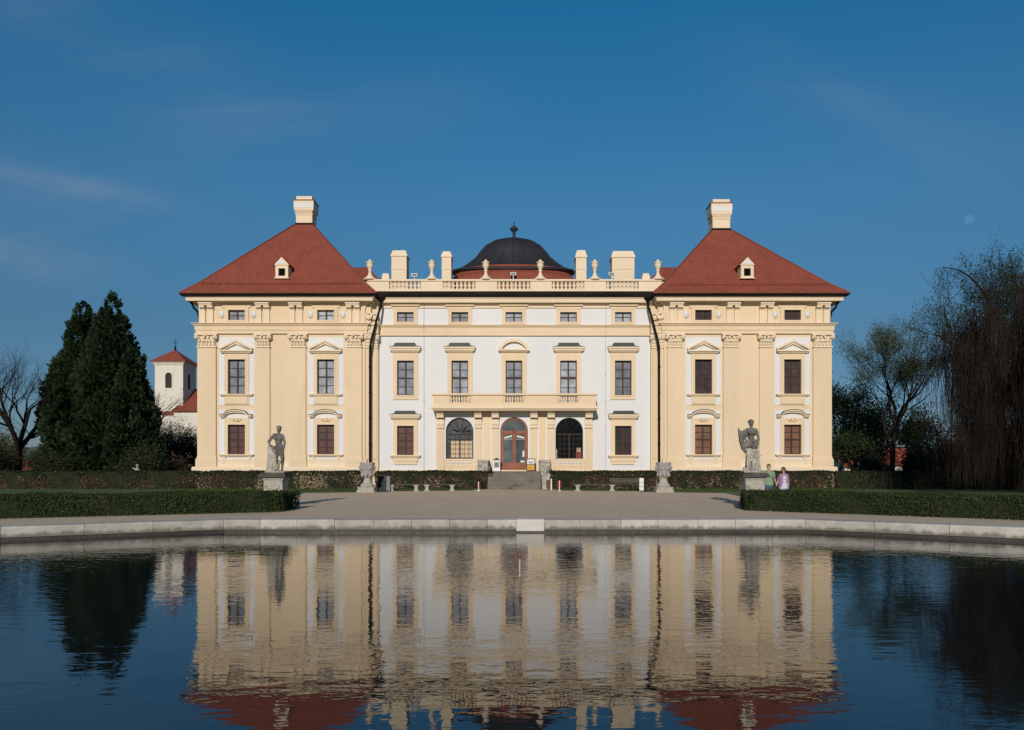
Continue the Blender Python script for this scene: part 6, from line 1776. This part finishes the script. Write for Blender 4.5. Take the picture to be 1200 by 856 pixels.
# thin cirrus bands: (u0, v0, slope, half width, u start, u end, strength)
for (u0, v0, k, hwid, ua, ub, stn) in ((-.69,.402,-.225,.014,-1.1,-.33,.55), (-.69,.38,-.20,.035,-1.1,-.40,.35), (-.69,.285,-.14,.022,-1.2,-.44,.8), (-.69,.30,-.10,.05,-1.2,-.48,.35), (-.3,.47,.10,.05,-.62,.1,.2), (.55,.43,-.62,.030,.25,.72,.18), (.42,.50,-.30,.045,.15,.8,.16), (-.62,.60,-.35,.06,-1.0,-.2,.3)):
    line = mth('MULTIPLY_ADD', mth('SUBTRACT', u, u0), k, v0)
    d = mth('DIVIDE', mth('SUBTRACT', v, line), hwid)
    g = mth('POWER', 2.718, mth('MULTIPLY', mth('MULTIPLY', d, d), -1.0))
    e1 = nt.nodes.new('ShaderNodeMapRange'); e1.interpolation_type = 'SMOOTHSTEP'; e1.inputs['From Min'].default_value = ub; e1.inputs['From Max'].default_value = ub-.25; nt.links.new(u, e1.inputs['Value'])
    e2 = nt.nodes.new('ShaderNodeMapRange'); e2.interpolation_type = 'SMOOTHSTEP'; e2.inputs['From Min'].default_value = ua; e2.inputs['From Max'].default_value = ua+.2; nt.links.new(u, e2.inputs['Value'])
    q = mth('MULTIPLY', mth('MULTIPLY', g, mth('MULTIPLY', e1.outputs[0], e2.outputs[0])), mth('MULTIPLY', mth('MULTIPLY_ADD', streak.outputs[0], .7, .3), stn))
    total = q if total is None else mth('ADD', total, q)
cl = mth('MULTIPLY', total, mth('GREATER_THAN', sp.outputs[1], 0.06))
mx = nt.nodes.new('ShaderNodeMix'); mx.data_type = 'RGBA'
nt.links.new(mth('MULTIPLY', cl, .42), mx.inputs[0]); tint = nt.nodes.new('ShaderNodeMix'); tint.data_type = 'RGBA'; tint.blend_type = 'MULTIPLY'; tint.inputs[0].default_value = 1.0
rp = nt.nodes.new('ShaderNodeValToRGB'); nt.links.new(sp.outputs[2], rp.inputs[0])
while len(rp.color_ramp.elements) < 5: rp.color_ramp.elements.new(.5)
for e_, (q_, c_) in zip(rp.color_ramp.elements, ((0.0,(.36,.41,.56)), (.165,(.44,.63,.68)), (.33,(.52,1.0,1.06)), (.52,(.25,1.17,1.33)), (.85,(.45,.95,1.05)))):
    e_.position = q_; e_.color = (*c_, 1)
nt.links.new(rp.outputs[0], tint.inputs[7]); nt.links.new(sky.outputs[0], tint.inputs[6])
nt.links.new(tint.outputs[2], mx.inputs[6]); mx.inputs[7].default_value = (4.4, 4.9, 5.6, 1)
nt.links.new(mx.outputs[2], bg.inputs['Color']); bg.inputs['Strength'].default_value = 0.07

sun = bpy.data.lights.new('sun', 'SUN'); sun.energy = 3.5; sun.angle = R(.53); sun.color = (1.0, .915, .81)
so = bpy.data.objects.new('sun', sun); COL.objects.link(so)
to_sun = Vector((-math.sin(AZ)*math.cos(EL), -math.cos(AZ)*math.cos(EL), math.sin(EL)))
so.rotation_euler = to_sun.to_track_quat('Z', 'Y').to_euler(); so.location = to_sun*100

cam = bpy.data.cameras.new('camera'); co = bpy.data.objects.new('camera', cam); COL.objects.link(co)
co.location = (0, 0, H); co.rotation_euler = (math.pi/2, 0, 0)
cam.sensor_fit = 'HORIZONTAL'; cam.sensor_width = 36; cam.lens = 36*F/1200
cam.shift_x = -3/1200; cam.shift_y = 117/1200
cam.clip_start = .1; cam.clip_end = 5000
S.camera = co
S.view_settings.view_transform = 'Standard'; S.view_settings.look = 'None'; S.view_settings.exposure = 0.0; S.view_settings.gamma = 1.0
S.render.engine = 'CYCLES'; S.cycles.use_denoising = True; S.cycles.max_bounces = 6; S.cycles.transparent_max_bounces = 8
